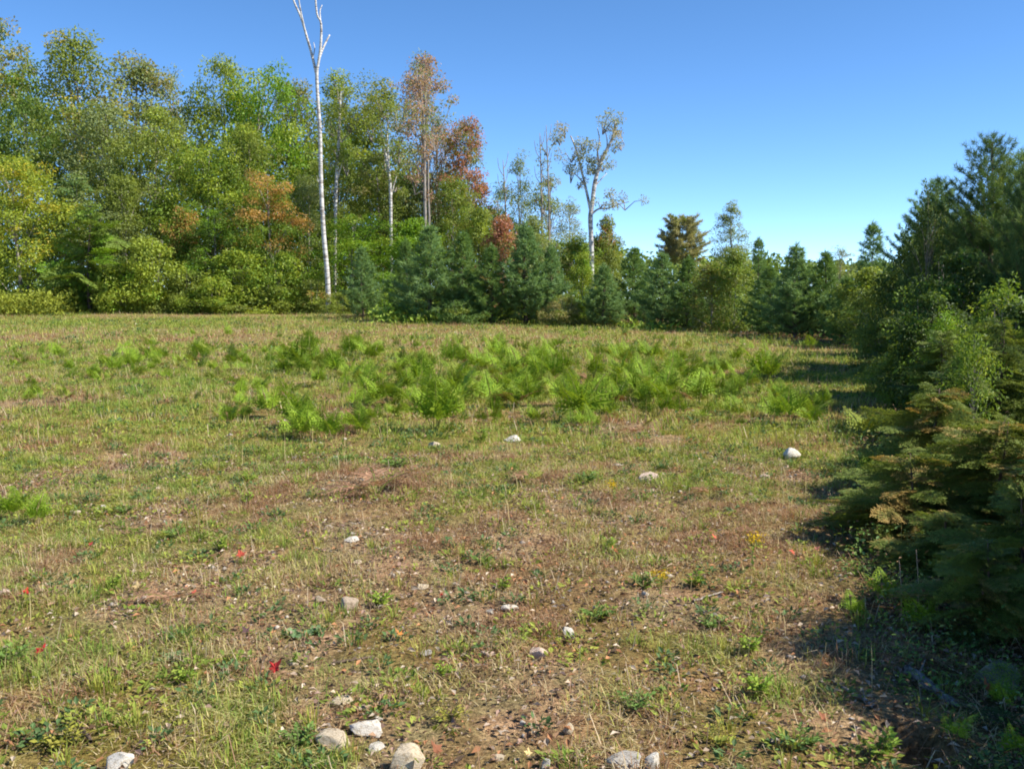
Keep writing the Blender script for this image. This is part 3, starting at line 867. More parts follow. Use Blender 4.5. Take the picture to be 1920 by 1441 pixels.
birch(53.9, [(616, 592, 10), (614, 520, 9.2), (607, 440, 8.4), (602, 350, 7.8), (600, 250, 7), (596, 190, 6.4), (594, 140, 6), (597, 118, 5), (601, 90, 5), (602, 45, 4), (594, 25, 3.5), (590, -30, 3)],
      [([(594, 142), (586, 108), (576, 72), (564, 32), (552, 5), (538, -40)], 6, 3, .8), ([(576, 74), (568, 40), (561, 5), (556, -40)], 4, 2, -.5),
       ([(599, 108), (607, 88), (618, 66)], 5, 3, .4), ([(602, 48), (600, 22), (604, 10)], 3, 1.5, .3), ([(586, 110), (590, 92), (588, 80)], 2.5, 1.2, .3),
       ([(600, 250), (606, 236), (607, 226)], 2.5, 1.2, -.2), ([(603, 352), (596, 338), (594, 330)], 2.5, 1.2, -.2)],
      'very tall bare dead white birch with forked top reaching out of the picture')
birch(60, [(627, 600, 6), (629, 400, 6), (631, 330, 6), (635, 260, 5), (637, 215, 4), (639, 170, 2)], [([(632, 340), (640, 310), (648, 290)], 3, 1, .5)],
      'slim straight live birch stem with leafy olive top beside the bare one', [(640, 180, 36, 260, 0), (655, 225, 32, 200, -.4), (624, 235, 28, 150, .8), (640, 250, 22, 90, -.8), (620, 300, 24, 90, -.6), (650, 310, 26, 100, .5), (632, 285, 12, 30, -.8)], colour=OLIVE, autumn=YGREEN, seed=4)
birch(60, [(734, 600, 6), (733, 430, 6), (732, 360, 6), (729, 325, 6), (724, 295, 5), (716, 255, 4), (712, 215, 2)],
      [([(729, 326), (728, 290), (726, 250), (728, 215)], 5, 2.5, .4), ([(731, 380), (738, 350), (744, 330)], 3, 1, .3)],
      'live white birch stem dividing into a narrow fork amid olive leaves', [(720, 192, 40, 280, 0), (745, 222, 34, 200, -.3), (698, 245, 28, 150, -.5), (722, 262, 22, 70, -.9), (748, 290, 26, 110, -.5), (705, 320, 22, 80, -.4), (740, 345, 20, 60, .5)], colour=OLIVE, autumn=BRONZE, seed=5)
birch(56, [(797, 600, 7), (797, 420, 6), (796, 350, 6), (795, 250, 5), (790, 180, 3), (786, 140, 2)], [([(804, 600), (805, 430), (803, 360), (803, 300)], 6, 3, .3)],
      'pale twin-stemmed trunk rising bare in front of the mauve red maple', [(782, 140, 26, 110, 0), (800, 190, 36, 160, -.3), (780, 235, 28, 110, -.6), (815, 260, 30, 120, .3), (795, 310, 26, 80, -.5), (778, 350, 20, 60, .3)], colour=GREY, autumn=MAUVE, turned=.7, seed=6, bark=M_GREYBARK)
birch(55, [(1109, 605, 10), (1109, 470, 9), (1107, 410, 9), (1110, 385, 8), (1115, 345, 8), (1124, 310, 7), (1138, 280, 6), (1150, 255, 5), (1154, 228, 3)],
      [([(1108, 398), (1100, 360), (1090, 318), (1082, 285), (1070, 255)], 6, 2.5, .6), ([(1109, 402), (1122, 392), (1142, 390), (1160, 383), (1180, 378)], 4, 1.5, -.5),
       ([(1124, 312), (1120, 290), (1124, 262), (1120, 240)], 4, 1.5, -.4), ([(1095, 345), (1080, 328), (1064, 322)], 3, 1, .4), ([(1150, 258), (1160, 250), (1170, 270)], 2.5, 1, .3),
       ([(1115, 350), (1128, 335), (1138, 325)], 3, 1, .3), ([(1138, 282), (1138, 260), (1132, 238)], 3, 1, .3)],
      'big forked white birch with thin tufts of leaf against open sky',
      [(1060, 245, 18, 60, .2), (1072, 285, 26, 130, .3), (1092, 268, 20, 90, .5), (1050, 262, 14, 40, 0), (1130, 235, 22, 90, -.3), (1155, 240, 18, 70, 0), (1165, 270, 16, 45, .2), (1124, 290, 18, 70, -.3),
       (1130, 308, 18, 90, .2), (1118, 318, 14, 55, 0), (1070, 328, 20, 60, .4), (1085, 345, 14, 30, .4), (1150, 375, 20, 55, -.4), (1172, 380, 18, 55, -.5), (1126, 380, 14, 30, -.2)], leaf=.17, colour=(.34, .38, .22), autumn=(.38, .34, .20), turned=.4, seed=8)
for (x0, y0, x1, y1, lb, sd) in ((1016, 440, 1012, 250, 'thin bare grey stem rising highest between grey-green trees', 1), (1030, 450, 1024, 235, 'second thin bare stem with wispy twigs, nearer the big forked birch', 2), (948, 420, 943, 300, 'single dead pole of a tree next to the wispy grey-green tree', 3)):
    rg = np.random.default_rng(sd)
    lm = [([(x1 + (x0 - x1) * f, y1 + (y0 - y1) * f), (x1 + s * 7, y1 + (y0 - y1) * f - 14), (x1 + s * 10, y1 + (y0 - y1) * f - 34)], 1.6, .7, .3 * s) for f, s in ((.15, 1), (.25, -1), (.4, 1), (.5, -1), (.62, 1))]
    birch(61, [(x0, 600, 4.5), (x0, y0, 3.6), ((x0 + x1) / 2 + 1, (y0 + y1) / 2, 2.8), (x1, y1, 1)], lm, lb, seed=sd, bark=M_GREYBARK, group='bare grey stems in the wood', blobs=[((x0 + x1) / 2 + 6, (y0 + y1) / 2 + 40, 24, 60, .3), ((x0 + x1) / 2 - 10, (y0 + y1) / 2 + 20, 20, 40, -.3), (x1 + 3, y1 + 50, 14, 14, 0)])

# ------------------------------------------------------------------ the near thicket on the right
THICK = 'bushes and trees of the near thicket'
NEAR = [
    ('nearpine', 1848, 262, 330, 16.5, NPINE, OLIVE, .12, .3, 'pine_tree', 'pine tree', 'largest young pine of the near thicket, with upswept shoots at its tip'),
    ('nearpine2', 1745, 372, 200, 18, NPINE, NDEEP, .3, 0, 'pine_tree', 'pine tree', 'dark pine at the open edge of the thicket beside the largest one'),
    ('nearpine2', 1925, 300, 250, 13.5, NPINE, OLIVE, .2, 0, 'pine_tree', 'pine tree', 'pine cut off by the picture edge beyond the largest one'),
    ('nearshrub', 1705, 452, 170, 19.5, NDEEP, OLIVE, .3, 0, 'shrub', 'shrub', 'dark rounded leafy bush in front of the edge pine'),
    ('nearcherry', 1735, 330, 100, 17.2, NDEEP, GREY, .3, .2, 'sapling', 'sapling', 'thin cherry sapling whose few leaves show against the sky'),
    ('nearshrub', 1660, 515, 130, 22, OLIVE, NDEEP, .5, 0, 'shrub', 'shrub', 'shaded olive bush at the far corner of the thicket'),
    ('nearshrub', 1790, 470, 230, 14, NDEEP, GREEN, .3, 0, 'shrub', 'shrub', 'wide dark bush beneath the largest pine'),
    ('nearcherry', 1775, 570, 110, 11.5, VIVID, YGREEN, .35, 0, 'sapling', 'sapling', 'sapling with bright backlit leaves before the wide dark bush'),
    ('nearcherry', 1885, 505, 150, 10.5, GREEN, YGREEN, .35, 0, 'sapling', 'sapling', 'taller leafy cherry sapling by the picture edge with sunlit leaves'),
    ('nearshrub', 1905, 560, 250, 10, NDEEP, GREEN, .4, 0, 'shrub', 'shrub', 'dense dark bush by the picture edge under the tall cherry sapling'),
    ('nearshrub', 1650, 600, 130, 19, OLIVE, NDEEP, .4, 0, 'shrub', 'shrub', 'low bush spilling onto the grass at the far corner'),
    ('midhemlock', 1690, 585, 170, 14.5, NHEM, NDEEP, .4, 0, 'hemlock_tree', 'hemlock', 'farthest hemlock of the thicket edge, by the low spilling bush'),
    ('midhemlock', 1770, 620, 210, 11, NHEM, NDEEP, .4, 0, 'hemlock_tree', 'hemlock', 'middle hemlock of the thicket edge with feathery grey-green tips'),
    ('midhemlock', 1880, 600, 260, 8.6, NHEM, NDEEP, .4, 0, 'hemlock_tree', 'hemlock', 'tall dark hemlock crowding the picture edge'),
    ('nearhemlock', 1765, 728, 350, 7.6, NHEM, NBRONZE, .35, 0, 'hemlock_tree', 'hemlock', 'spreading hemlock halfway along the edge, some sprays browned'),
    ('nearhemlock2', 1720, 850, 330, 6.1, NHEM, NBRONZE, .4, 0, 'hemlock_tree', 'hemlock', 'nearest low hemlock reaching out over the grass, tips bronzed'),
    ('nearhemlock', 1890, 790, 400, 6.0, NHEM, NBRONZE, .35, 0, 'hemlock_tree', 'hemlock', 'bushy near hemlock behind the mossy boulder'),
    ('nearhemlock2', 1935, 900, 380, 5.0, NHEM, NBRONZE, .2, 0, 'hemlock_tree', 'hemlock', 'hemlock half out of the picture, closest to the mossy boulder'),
    ('nearshrub', 1820, 400, 200, 18.5, NDEEP, OLIVE, .3, 0, 'shrub', 'shrub', 'tall dark bush wedged between the largest pine and the edge pine'),
    ('nearshrub', 1745, 545, 190, 12.5, NDEEP, GREEN, .3, 0, 'shrub', 'shrub', 'dark bush filling the gap behind the bright backlit sapling'),
    ('nearshrub', 1850, 640, 230, 9.3, NDEEP, OLIVE, .3, 0, 'shrub', 'shrub', 'dark bush tangled in with the tall dark hemlock'),
    ('nearshrub', 1700, 640, 150, 13, OLIVE, GREEN, .4, 0, 'shrub', 'shrub', 'olive bush mixed with the farthest hemlock'),
    ('midhemlock', 1840, 690, 280, 9.8, NHEM, NDEEP, .4, 0, 'hemlock_tree', 'hemlock', 'shaded hemlock between the middle one and the tall dark one'),
    ('nearcherry', 1830, 610, 120, 8.2, GREEN, YGREEN, .4, 0, 'sapling', 'sapling', 'leggy cherry sapling leaning out over the bushy near hemlock'),
    ('nearhemlock2', 1810, 820, 300, 6.8, NHEM, NBRONZE, .35, 0, 'hemlock_tree', 'hemlock', 'low hemlock tucked between the spreading one and the bushy near one'),
    ('nearhemlock2', 1790, 960, 300, 5.4, NHEM, NBRONZE, .3, 0, 'hemlock_tree', 'hemlock', 'knee-high hemlock right behind the slender tan stem'),
    ('lowbush', 1680, 1080, 110, 5.6, GREEN, OLIVE, .5, 0, 'shrub', 'shrub', 'tiny bush beneath the nearest low hemlock'),
    ('lowbush', 1735, 1110, 100, 5.0, OLIVE, ORANGE, .3, 0, 'shrub', 'shrub', 'small rusty-leaved plant at the foot of the slender tan stem'),
    ('lowbush', 1900, 1330, 150, 3.6, NDEEP, ORANGE, .25, 0, 'shrub', 'shrub', 'dark leafy plant in the near corner below the mossy boulder'),
    ('lowbush', 1640, 1190, 80, 4.8, OLIVE, BRONZE, .5, 0, 'shrub', 'shrub', 'low olive plant in dappled shade past the grey log'),
    ('lowbush', 1810, 1200, 90, 4.6, GREEN, OLIVE, .4, 0, 'shrub', 'shrub', 'low green plant between the grey log and the mossy boulder'),
    ('nearhemlock2', 1870, 1010, 330, 4.5, NHEM, NBRONZE, .3, 0, 'hemlock_tree', 'hemlock', 'small hemlock leaning over the mossy boulder from behind'),
    ('nearhemlock2', 1665, 905, 240, 6.6, NHEM, NBRONZE, .35, 0, 'hemlock_tree', 'hemlock', 'low hemlock furthest out on the grass, beside a small fern'),
    ('lowbush', 1700, 1335, 90, 3.9, GREEN, OLIVE, .4, 0, 'shrub', 'shrub', 'low plant behind the dark hollow, below the grey log'),
    ('lowbush', 1860, 1175, 130, 4.35, NDEEP, BRONZE, .4, 0, 'shrub', 'shrub', 'dark low plant rising behind the mossy boulder'),
    ('lowbush', 1800, 1270, 90, 4.0, OLIVE, ORANGE, .25, 0, 'shrub', 'shrub', 'olive rusty-edged plant against the near end of the grey log'),
    ('lowbush', 1905, 1240, 120, 3.9, GREEN, OLIVE, .4, 0, 'shrub', 'shrub', 'green plant cut by the picture edge just before the mossy boulder'),
    ('lowbush', 1655, 775, 120, 10.5, GREEN, OLIVE, .4, 0, 'shrub', 'shrub', 'small weedy bush in the shadow at the edge of the grass'),
    ('lowbush', 1840, 1075, 150, 5.2, GREEN, VIVID, .4, 0, 'shrub', 'shrub', 'small green leafy bush under the bushy near hemlock'),
    ('lowbush', 1770, 1160, 120, 4.7, NDEEP, GREEN, .5, 0, 'shrub', 'shrub', 'low dark leafy plant behind the grey log'),
    ('lowbush', 1905, 1150, 140, 4.5, GREEN, ORANGE, .3, 0, 'shrub', 'shrub', 'low leafy plant with rusty leaves beside the mossy boulder'),
    ('lowbush', 1840, 1345, 120, 3.75, GREEN, OLIVE, .4, 0, 'shrub', 'shrub', 'small bush growing past the dark hollow in the ground'),
]
for k, px, top, w, d, c, a, tn, tt, nm, cat, lb in NEAR:
    plant(k, px, top, w, d, c, lb, nm, cat, a, tn, tt, THICK)
# the wood goes on beyond the right edge and shades the near corner
for i, (k, x, y, h, w, c) in enumerate((('nearpine', 6.6, 9.0, 3.0, 3.0, PINE), ('nearpine2', 5.2, 6.6, 2.2, 2.2, PINE), ('midhemlock', 3.9, 5.0, 1.9, 1.8, HEM), ('nearpine', 8.6, 12.5, 4.2, 3.4, PINE),
                                        ('midhemlock', 3.3, 3.9, 2.0, 2.2, HEM), ('nearpine2', 5.4, 4.2, 2.6, 2.3, PINE), ('nearpine2', 9.8, 17.5, 4.4, 3.2, PINE), ('nearpine', 11.0, 22.0, 4.4, 3.6, PINE), ('nearshrub', 3.9, 2.6, 2.6, 2.5, DEEP), ('nearpine', 11.5, 27.5, 4.4, 3.6, PINE))):
    (tm, cm), H, W = KIND[k]
    r = thing('hemlock_tree' if 'hem' in k else 'shrub' if 'shrub' in k else 'pine_tree', (x, y, float(terr(x, y))), 'thicket tree standing outside the picture edge, shading the near corner', 'tree', 'thicket trees beyond the picture edge', i * 1.3, (w / W, w / W, h / H))
    obj('trunk', tm, r)
    c_ = obj('crown', cm, r); c_.color = (*c, 1); c_['autumn'] = list(OLIVE); c_['turned'] = 0.2; c_['top_turn'] = 0.0


# distant wood behind the individual trees: one mass
def distant():
    rng = np.random.default_rng(77)
    G = Geo()
    n = 60000
    x = rng.uniform(-75, 60, n)
    y = rng.uniform(78, 96, n)
    topz = np.interp(x, [-75, -45, -30, -14, -6, 2, 10, 30, 60], [22, 19, 15.5, 14, 10.5, 6.0, 4.4, 3.6, 4.0]) * (0.8 + 0.35 * fbm(x * 0.25, y * 0.1, 61, 3))
    g = terr(x, y)
    z = g + topz * rng.random(n) ** 0.7
    D = rng.normal(size=(n, 3)); Nn = rng.normal(size=(n, 3)) * 0.6 + np.array([0, -0.4, 0.7])
    t = fbm(x * 0.3, z * 0.3, 63, 3)[:, None]
    c = np.array(DEEP) * (1 - t) + np.array(OLIVE) * t
    c = c * (0.7 + 0.6 * rng.random((n, 1)))
    G.leaves(np.stack([x, y, z], 1), D, Nn, 0.24 + 0.26 * rng.random(n), 0.7, c)
    obj('distant_woods', G.mesh('distant_woods', M_COL), kind='stuff', label='dense green wood filling the gaps behind the separate trees', cat='woods')


distant()


# undergrowth along the wood's foot, plus added dark leaves standing in for shade
def undergrowth():
    rng = np.random.default_rng(78)
    G = Geo()
    P = []
    for (x0, x1, d0, d1, n, h) in ((-34, -6, 54.2, 58, 9000, 1.3), (-6, 4, 41.5, 46, 3500, .8), (4, 9, 36, 40, 500, .3)):
        x = rng.uniform(x0, x1, n); y = rng.uniform(d0, d1, n)
        dens = fbm(x * 0.5, y * 0.5, 71, 3)
        hh = h * np.clip(dens * 2.2 - 0.5, 0.05, 1.3) * rng.random(n)
        P.append(np.stack([x, y, terr(x, y) + hh], 1))
    n = 7000  # added leaves behind the far pine row, to read as shade
    y = rng.uniform(24, 47, n); x = wood_edge(y) + rng.uniform(.5, 6.5, n)
    P.append(np.stack([x, y, terr(x, y) + 1.3 * rng.random(n) * (.4 + fbm(x, y, 75, 2))], 1))
    # the patch of tall yellow-green growth before the yellowing maple
    n = 3500
    x = rng.uniform(-29.5, -23.0, n); y = rng.uniform(51.0, 53.8, n)
    P.append(np.stack([x, y, terr(x, y) + 1.05 * rng.random(n) * np.clip(0.6 + fbm(x, y, 3, 2), .5, 1.2)], 1))
    k = [len(p) for p in P]
    P = np.concatenate(P)
    m = len(P)
    t = fbm(P[:, 0] * 0.6, P[:, 1] * 0.6, 73, 3)[:, None]
    c = np.array(GREEN) * (1 - t) + np.array(YGREEN) * t
    c[-k[-1] - k[-2]:-k[-1]] = np.array(NDEEP)  # shade at the far row's base painted as very dark green
    c[-k[-1]:] = np.array([0.27, 0.31, 0.04])
    go = (rng.random(m) < 0.25) & (np.abs(P[:, 0] + 19.5) < 2.2) & (P[:, 1] < 55.5)
    c[go] = np.array([0.5, 0.36, 0.03])
    c = c * (0.65 + 0.7 * rng.random((m, 1)))
    G.leaves(P, rng.normal(size=(m, 3)) + np.array([0, 0, .5]), rng.normal(size=(m, 3)) * .5 + np.array([0, -.2, .7]), 0.14 + .14 * rng.random(m), .5, c)
    obj('undergrowth', G.mesh('undergrowth', M_COL), kind='stuff', label='tangled low green and yellow growth along the foot of the wood, some darkened as shade', cat='undergrowth')


undergrowth()


# ------------------------------------------------------------------ field cover
def wedge(rng, n, y0, y1, side=0.56, margin=1.3, pw=2.0):
    y = (y0 ** pw + (y1 ** pw - y0 ** pw) * rng.random(n)) ** (1 / pw)
    x = (rng.random(n) * 2 - 1) * (side * y + margin)
    return x, y


def lerp(a, b, t): return a * (1 - t) + b * t


def grass_colour(x, y, rng, g, b):
    n = len(x)
    t = rng.random((n, 1))
    v = 0.22 * fbm(x * 0.4, y * 0.4, 81, 3) + 0.40 * fbm(x * 1.5, y * 1.5, 83, 3) + 0.38 * fbm(x * 5, y * 5, 85, 3)
    v = (v - 0.5) * 4.6 + 0.65 + (g - 0.36) * 0.55 - b * 0.24 + 0.05 + rng.normal(size=n) * 0.16
    dry = lerp(TAN, PALE, t) * (0.75 + 0.5 * rng.random((n, 1)))
    ylw = YG * (0.8 + 0.6 * rng.random((n, 1)))
    grn = lerp(GRN, YG, 0.4 * t) * (0.8 + 0.5 * rng.random((n, 1)))
    brn = lerp(BRN, RUST, 0.75 * t) * (0.7 + 0.7 * rng.random((n, 1)))
    return np.where((v < 0.28)[:, None], brn, np.where((v < 0.50)[:, None], dry, np.where((v < 0.80)[:, None], ylw, grn)))


def grass():
    rng = np.random.default_rng(101)
    G = Geo()
    for (n, y0, y1, l0, l1, w0, w1, seg) in ((190000, 2.9, 9.5, .015, .06, .0024, .0045, 2), (240000, 2.9, 9.8, .02, .075, .003, .006, 0), (310000, 9.2, 21, .03, .09, .005, .010, 1), (260000, 20.5, 56, .05, .15, .012, .024, 1)):
        x, y = wedge(rng, n, y0, y1)
        g, b, w = zones(x, y)
        tuft = fbm(x * 2.6, y * 2.6, 51, 3)
        keep = rng.random(n) < np.clip(1.1 - 0.95 * b + (tuft - 0.5) * 2.4, 0.08, 1) * (1 - 0.82 * w)
        berm = np.exp(-((y - 52.8) / 1.2) ** 2) * (x < -2)
        keep &= rng.random(n) > berm * 0.8
        keep &= np.hypot((x - HOLE[0]) / .17, (y - HOLE[1]) / .24) > 1
        x, y, g, b, tuft = x[keep], y[keep], g[keep], b[keep], tuft[keep]
        m = len(x)
        P = np.stack([x, y, terr(x, y) - 0.004], 1)
        ln = (l0 + (l1 - l0) * rng.random(m) ** 1.6) * (0.25 + 2.6 * np.clip(tuft, 0, 1) ** 1.8)
        c = grass_colour(x, y, rng, g, b)
        lean = np.clip(rng.random(m) ** 0.8 * 1.0, 0.05, 0.98)
        if seg == 0:            # flattened dead thatch between the living blades
            lean = 0.9 + 0.1 * rng.random(m)
            P[:, 2] += 0.004 + 0.02 * rng.random(m)
            c = lerp(c, np.where(rng.random((m, 1)) < .5, TAN, BRN) * (.6 + .8 * rng.random((m, 1))), .6)
        G.blades(P, rng.random(m) * 6.283, ln, w0 + (w1 - w0) * rng.random(m), lean, c, max(seg, 1))
    # a few taller seed stalks
    n = 900
    x, y = wedge(rng, n, 3.2, 22, pw=1.5)
    g, b, w = zones(x, y)
    k = rng.random(n) > w
    x, y = x[k], y[k]; m = len(x)
    G.blades(np.stack([x, y, terr(x, y)], 1), rng.random(m) * 6.283, .10 + .2 * rng.random(m), .002 + .00025 * y, .5 * rng.random(m), TAN * (.8 + .5 * rng.random((m, 1))), 2)
    obj('grass', G.mesh('grass', M_GRASS), kind='stuff', label='short dry tan and yellow-green grass covering the field', cat='grass')


grass()


def thicket_floor():
    """Low tangled herbs, seedlings and leaves on the ground inside the near thicket."""
    rng = np.random.default_rng(131)
    G = Geo()
    n = 1300
    y = 3.0 + 8.5 * rng.random(n) ** 1.2
    x = wood_edge(y) - .12 + (1.5 + .1 * y) * rng.random(n) ** 1.1
    k = np.hypot((x - HOLE[0]) / .16, (y - HOLE[1]) / .2) > 1
    x, y = x[k], y[k]
    hgt = rng.uniform(.03, .24, len(x)) * (.5 + fbm(x * 2, y * 2, 133, 2))
    hue = rng.random(len(x))
    k = np.repeat(np.arange(len(x)), 22)
    m = len(k)
    a = rng.random(m) * 6.283; r = .11 * rng.random(m) ** .6 * (.6 + hgt[k] * 4)
    X, Y = x[k] + r * np.cos(a), y[k] + r * np.sin(a)
    P = np.stack([X, Y, terr(X, Y) + hgt[k] * rng.random(m) ** .7 + .005], 1)
    pal = np.array([[.10, .19, .035], [.17, .24, .05], [.26, .27, .07], [.24, .15, .08], [.13, .22, .07]])
    c = pal[(hue[k] * 5).astype(int)] * (.7 + .6 * rng.random((m, 1)))
    D = np.stack([np.cos(a), np.sin(a), .3 * rng.normal(size=m)], 1) + rng.normal(size=(m, 3)) * .3
    G.leaves(P, D, rng.normal(size=(m, 3)) * .35 + np.array([0, 0, 1.0]), (.006 + .0035 * Y) * (.6 + .9 * rng.random(m)), .5, c)
    obj('thicket_undergrowth', G.mesh('thicket_undergrowth', M_COL), kind='stuff', label='low tangled leaves on the shaded ground inside the near thicket', cat='undergrowth')


thicket_floor()


def green_tufts():
    """Brighter grass tufts, broad small weeds and clover that nobody could count."""
    rng = np.random.default_rng(103)
    G = Geo()
    for (n, y0, y1, per, rad, s0, s1) in ((1350, 3.0, 10, 30, .085, .016, .038), (2600, 10, 24, 20, .16, .026, .055), (2000, 24, 52, 14, .3, .055, .1)):
        x, y = wedge(rng, n * 2, y0, y1)
        g, b, w = zones(x, y)
        k = rng.random(len(x)) < np.clip(g * 1.1 + np.where(y < 13, .25, .06), 0, 1) * (1 - .4 * w)
        x, y = x[k][:n], y[k][:n]
        kind = rng.random(len(x))
        k = np.repeat(np.arange(len(x)), per)
        m = len(k)
        rr = rad * (0.5 + kind[k]) * rng.random(m) ** .5
        a = rng.random(m) * 6.283
        X, Y = x[k] + rr * np.cos(a), y[k] + rr * np.sin(a)
        h = s1 * 1.5 * rng.random(m) * (1.1 - rr / (rad * 1.5))
        P = np.stack([X, Y, terr(X, Y) + h * .9 + .004], 1)
        tint = np.stack([lerp(np.array([.13, .25, .035]), np.array([.34, .37, .06]), v) if v > .35 else np.array([.14, .24, .08]) for v in kind])
        c = tint[k] * (.62 + .3 * kind[k][:, None]) * (.75 + .6 * rng.random((m, 1)))
        D = np.stack([np.cos(a), np.sin(a), .2 + .6 * rng.random(m)], 1) + rng.normal(size=(m, 3)) * .3
        G.leaves(P, D, rng.normal(size=(m, 3)) * .35 + np.array([0, 0, 1.0]), s0 + (s1 - s0) * rng.random(m), .55, c)
    obj('ground_cover', G.mesh('ground_cover', M_COL), kind='stuff', label='small green clover and weed leaves spread through the grass', cat='ground cover')
    G = Geo()
    for (n, y0, y1, per, rad, l0, l1, w0) in ((800, 3.0, 11, 34, .07, .035, .10, .0035), (900, 11, 26, 20, .12, .07, .17, .008), (700, 26, 53, 12, .25, .12, .24, .016)):
        x, y = wedge(rng, n * 2, y0, y1)
        g, b, w = zones(x, y)
        k = rng.random(len(x)) < np.clip(g + .3, 0, 1) * (1 - .5 * w)
        x, y = x[k][:n], y[k][:n]
        hue = rng.random(len(x))
        k = np.repeat(np.arange(len(x)), per); m = len(k)
        rr = rad * rng.random(m); a = rng.random(m) * 6.283
        X, Y = x[k] + rr * np.cos(a), y[k] + rr * np.sin(a)
        c = lerp(np.array([.14, .26, .03]), np.array([.40, .38, .08]), hue[k][:, None]) * (.75 + .5 * rng.random((m, 1)))
        G.blades(np.stack([X, Y, terr(X, Y) - .004], 1), a, l0 + (l1 - l0) * rng.random(m), w0 * (.8 + .5 * rng.random(m)), .15 + .7 * rng.random(m), c, 2)
    obj('grass_tufts', G.mesh('grass_tufts', M_GRASS), kind='stuff', label='brighter green grass tufts dotted over the field', cat='grass')


green_tufts()


def litter():
    rng = np.random.default_rng(107)
    G = Geo()
    pal = np.array([[.34, .22, .14], [.42, .33, .25], [.20, .12, .07], [.40, .20, .10], [.48, .40, .31], [.28, .19, .15], [.11, .075, .05]])
    for (n, y0, y1, s0, s1) in ((100000, 2.9, 9.5, .010, .045), (60000, 9.5, 24, .022, .06), (20000, 24, 50, .05, .12)):
        x, y = wedge(rng, n, y0, y1)
        g, b, w = zones(x, y)
        k = rng.random(n) < np.clip(.10 + b * .72 + .6 * w, 0, 1)
        x, y = x[k], y[k]; m = len(x)
        P = np.stack([x, y, terr(x, y) + .003 + .022 * rng.random(m) * (s1 / .045)], 1)
        a = rng.random(m) * 6.283
        D = np.stack([np.cos(a), np.sin(a), rng.normal(size=m) * .3], 1)
        c = pal[rng.integers(0, len(pal), m)] * (.7 + .6 * rng.random((m, 1)))
        G.leaves(P, D, rng.normal(size=(m, 3)) * .45 + np.array([0, 0, 1.0]), s0 + (s1 - s0) * rng.random(m) ** 2.2, .5, c, .22)
    obj('leaf_litter', G.mesh('leaf_litter', M_LITTER), kind='stuff', label='dry brown and grey dead leaves strewn between the grass', cat='leaf litter')
    # straw and dead stalks
    G = Geo()
    for (n, y0, y1, l0, l1, wd) in ((7500, 2.9, 10, .05, .19, .0028), (6000, 10, 24, .1, .3, .006)):
        x, y = wedge(rng, n, y0, y1)
        g, b, w = zones(x, y)
        k = rng.random(n) < np.clip(.3 + b, 0, 1)
        x, y = x[k], y[k]; m = len(x)
        c = np.array([[.45, .36, .24], [.33, .2, .12], [.22, .15, .1]])[rng.integers(0, 3, m)] * (.7 + .6 * rng.random((m, 1)))
        G.blades(np.stack([x, y, terr(x, y) + .012], 1), rng.random(m) * 6.283, l0 + (l1 - l0) * rng.random(m), wd * (.7 + .6 * rng.random(m)), .9 + .1 * rng.random(m), c, 2)
    obj('dead_stalks', G.mesh('dead_stalks', M_LITTER), kind='stuff', label='fallen straw and brown stalks lying on the ground', cat='straw')
    # small stones and clods
    G = Geo()
    oc = np.array([[1, 0, 0], [-1, 0, 0], [0, 1, 0], [0, -1, 0], [0, 0, 1], [0, 0, -1.0]])
    of = np.array([[0, 2, 4], [2, 1, 4], [1, 3, 4], [3, 0, 4], [2, 0, 5], [1, 2, 5], [3, 1, 5], [0, 3, 5]])
    x, y = wedge(rng, 2600, 2.9, 12)
    g, b, w = zones(x, y)
    k = rng.random(2600) < np.clip(b * .8 + .03, 0, 1)
    for X, Y in zip(x[k], y[k]):
        s = .005 + .016 * rng.random() ** 2.5
        v = (oc + rng.normal(size=(6, 3)) * .25) * s * np.array([1.3, 1, .7])
        G.add(v + np.array([X, Y, float(terr(X, Y)) + s * .3]), of, None, np.tile(np.array([.45, .4, .34]) * rng.uniform(.5, 1.2), (6, 1)))
    obj('gravel', G.mesh('gravel', M_LITTER, True), kind='stuff', label='small pale stones and clods in the bare soil', cat='gravel')


litter()


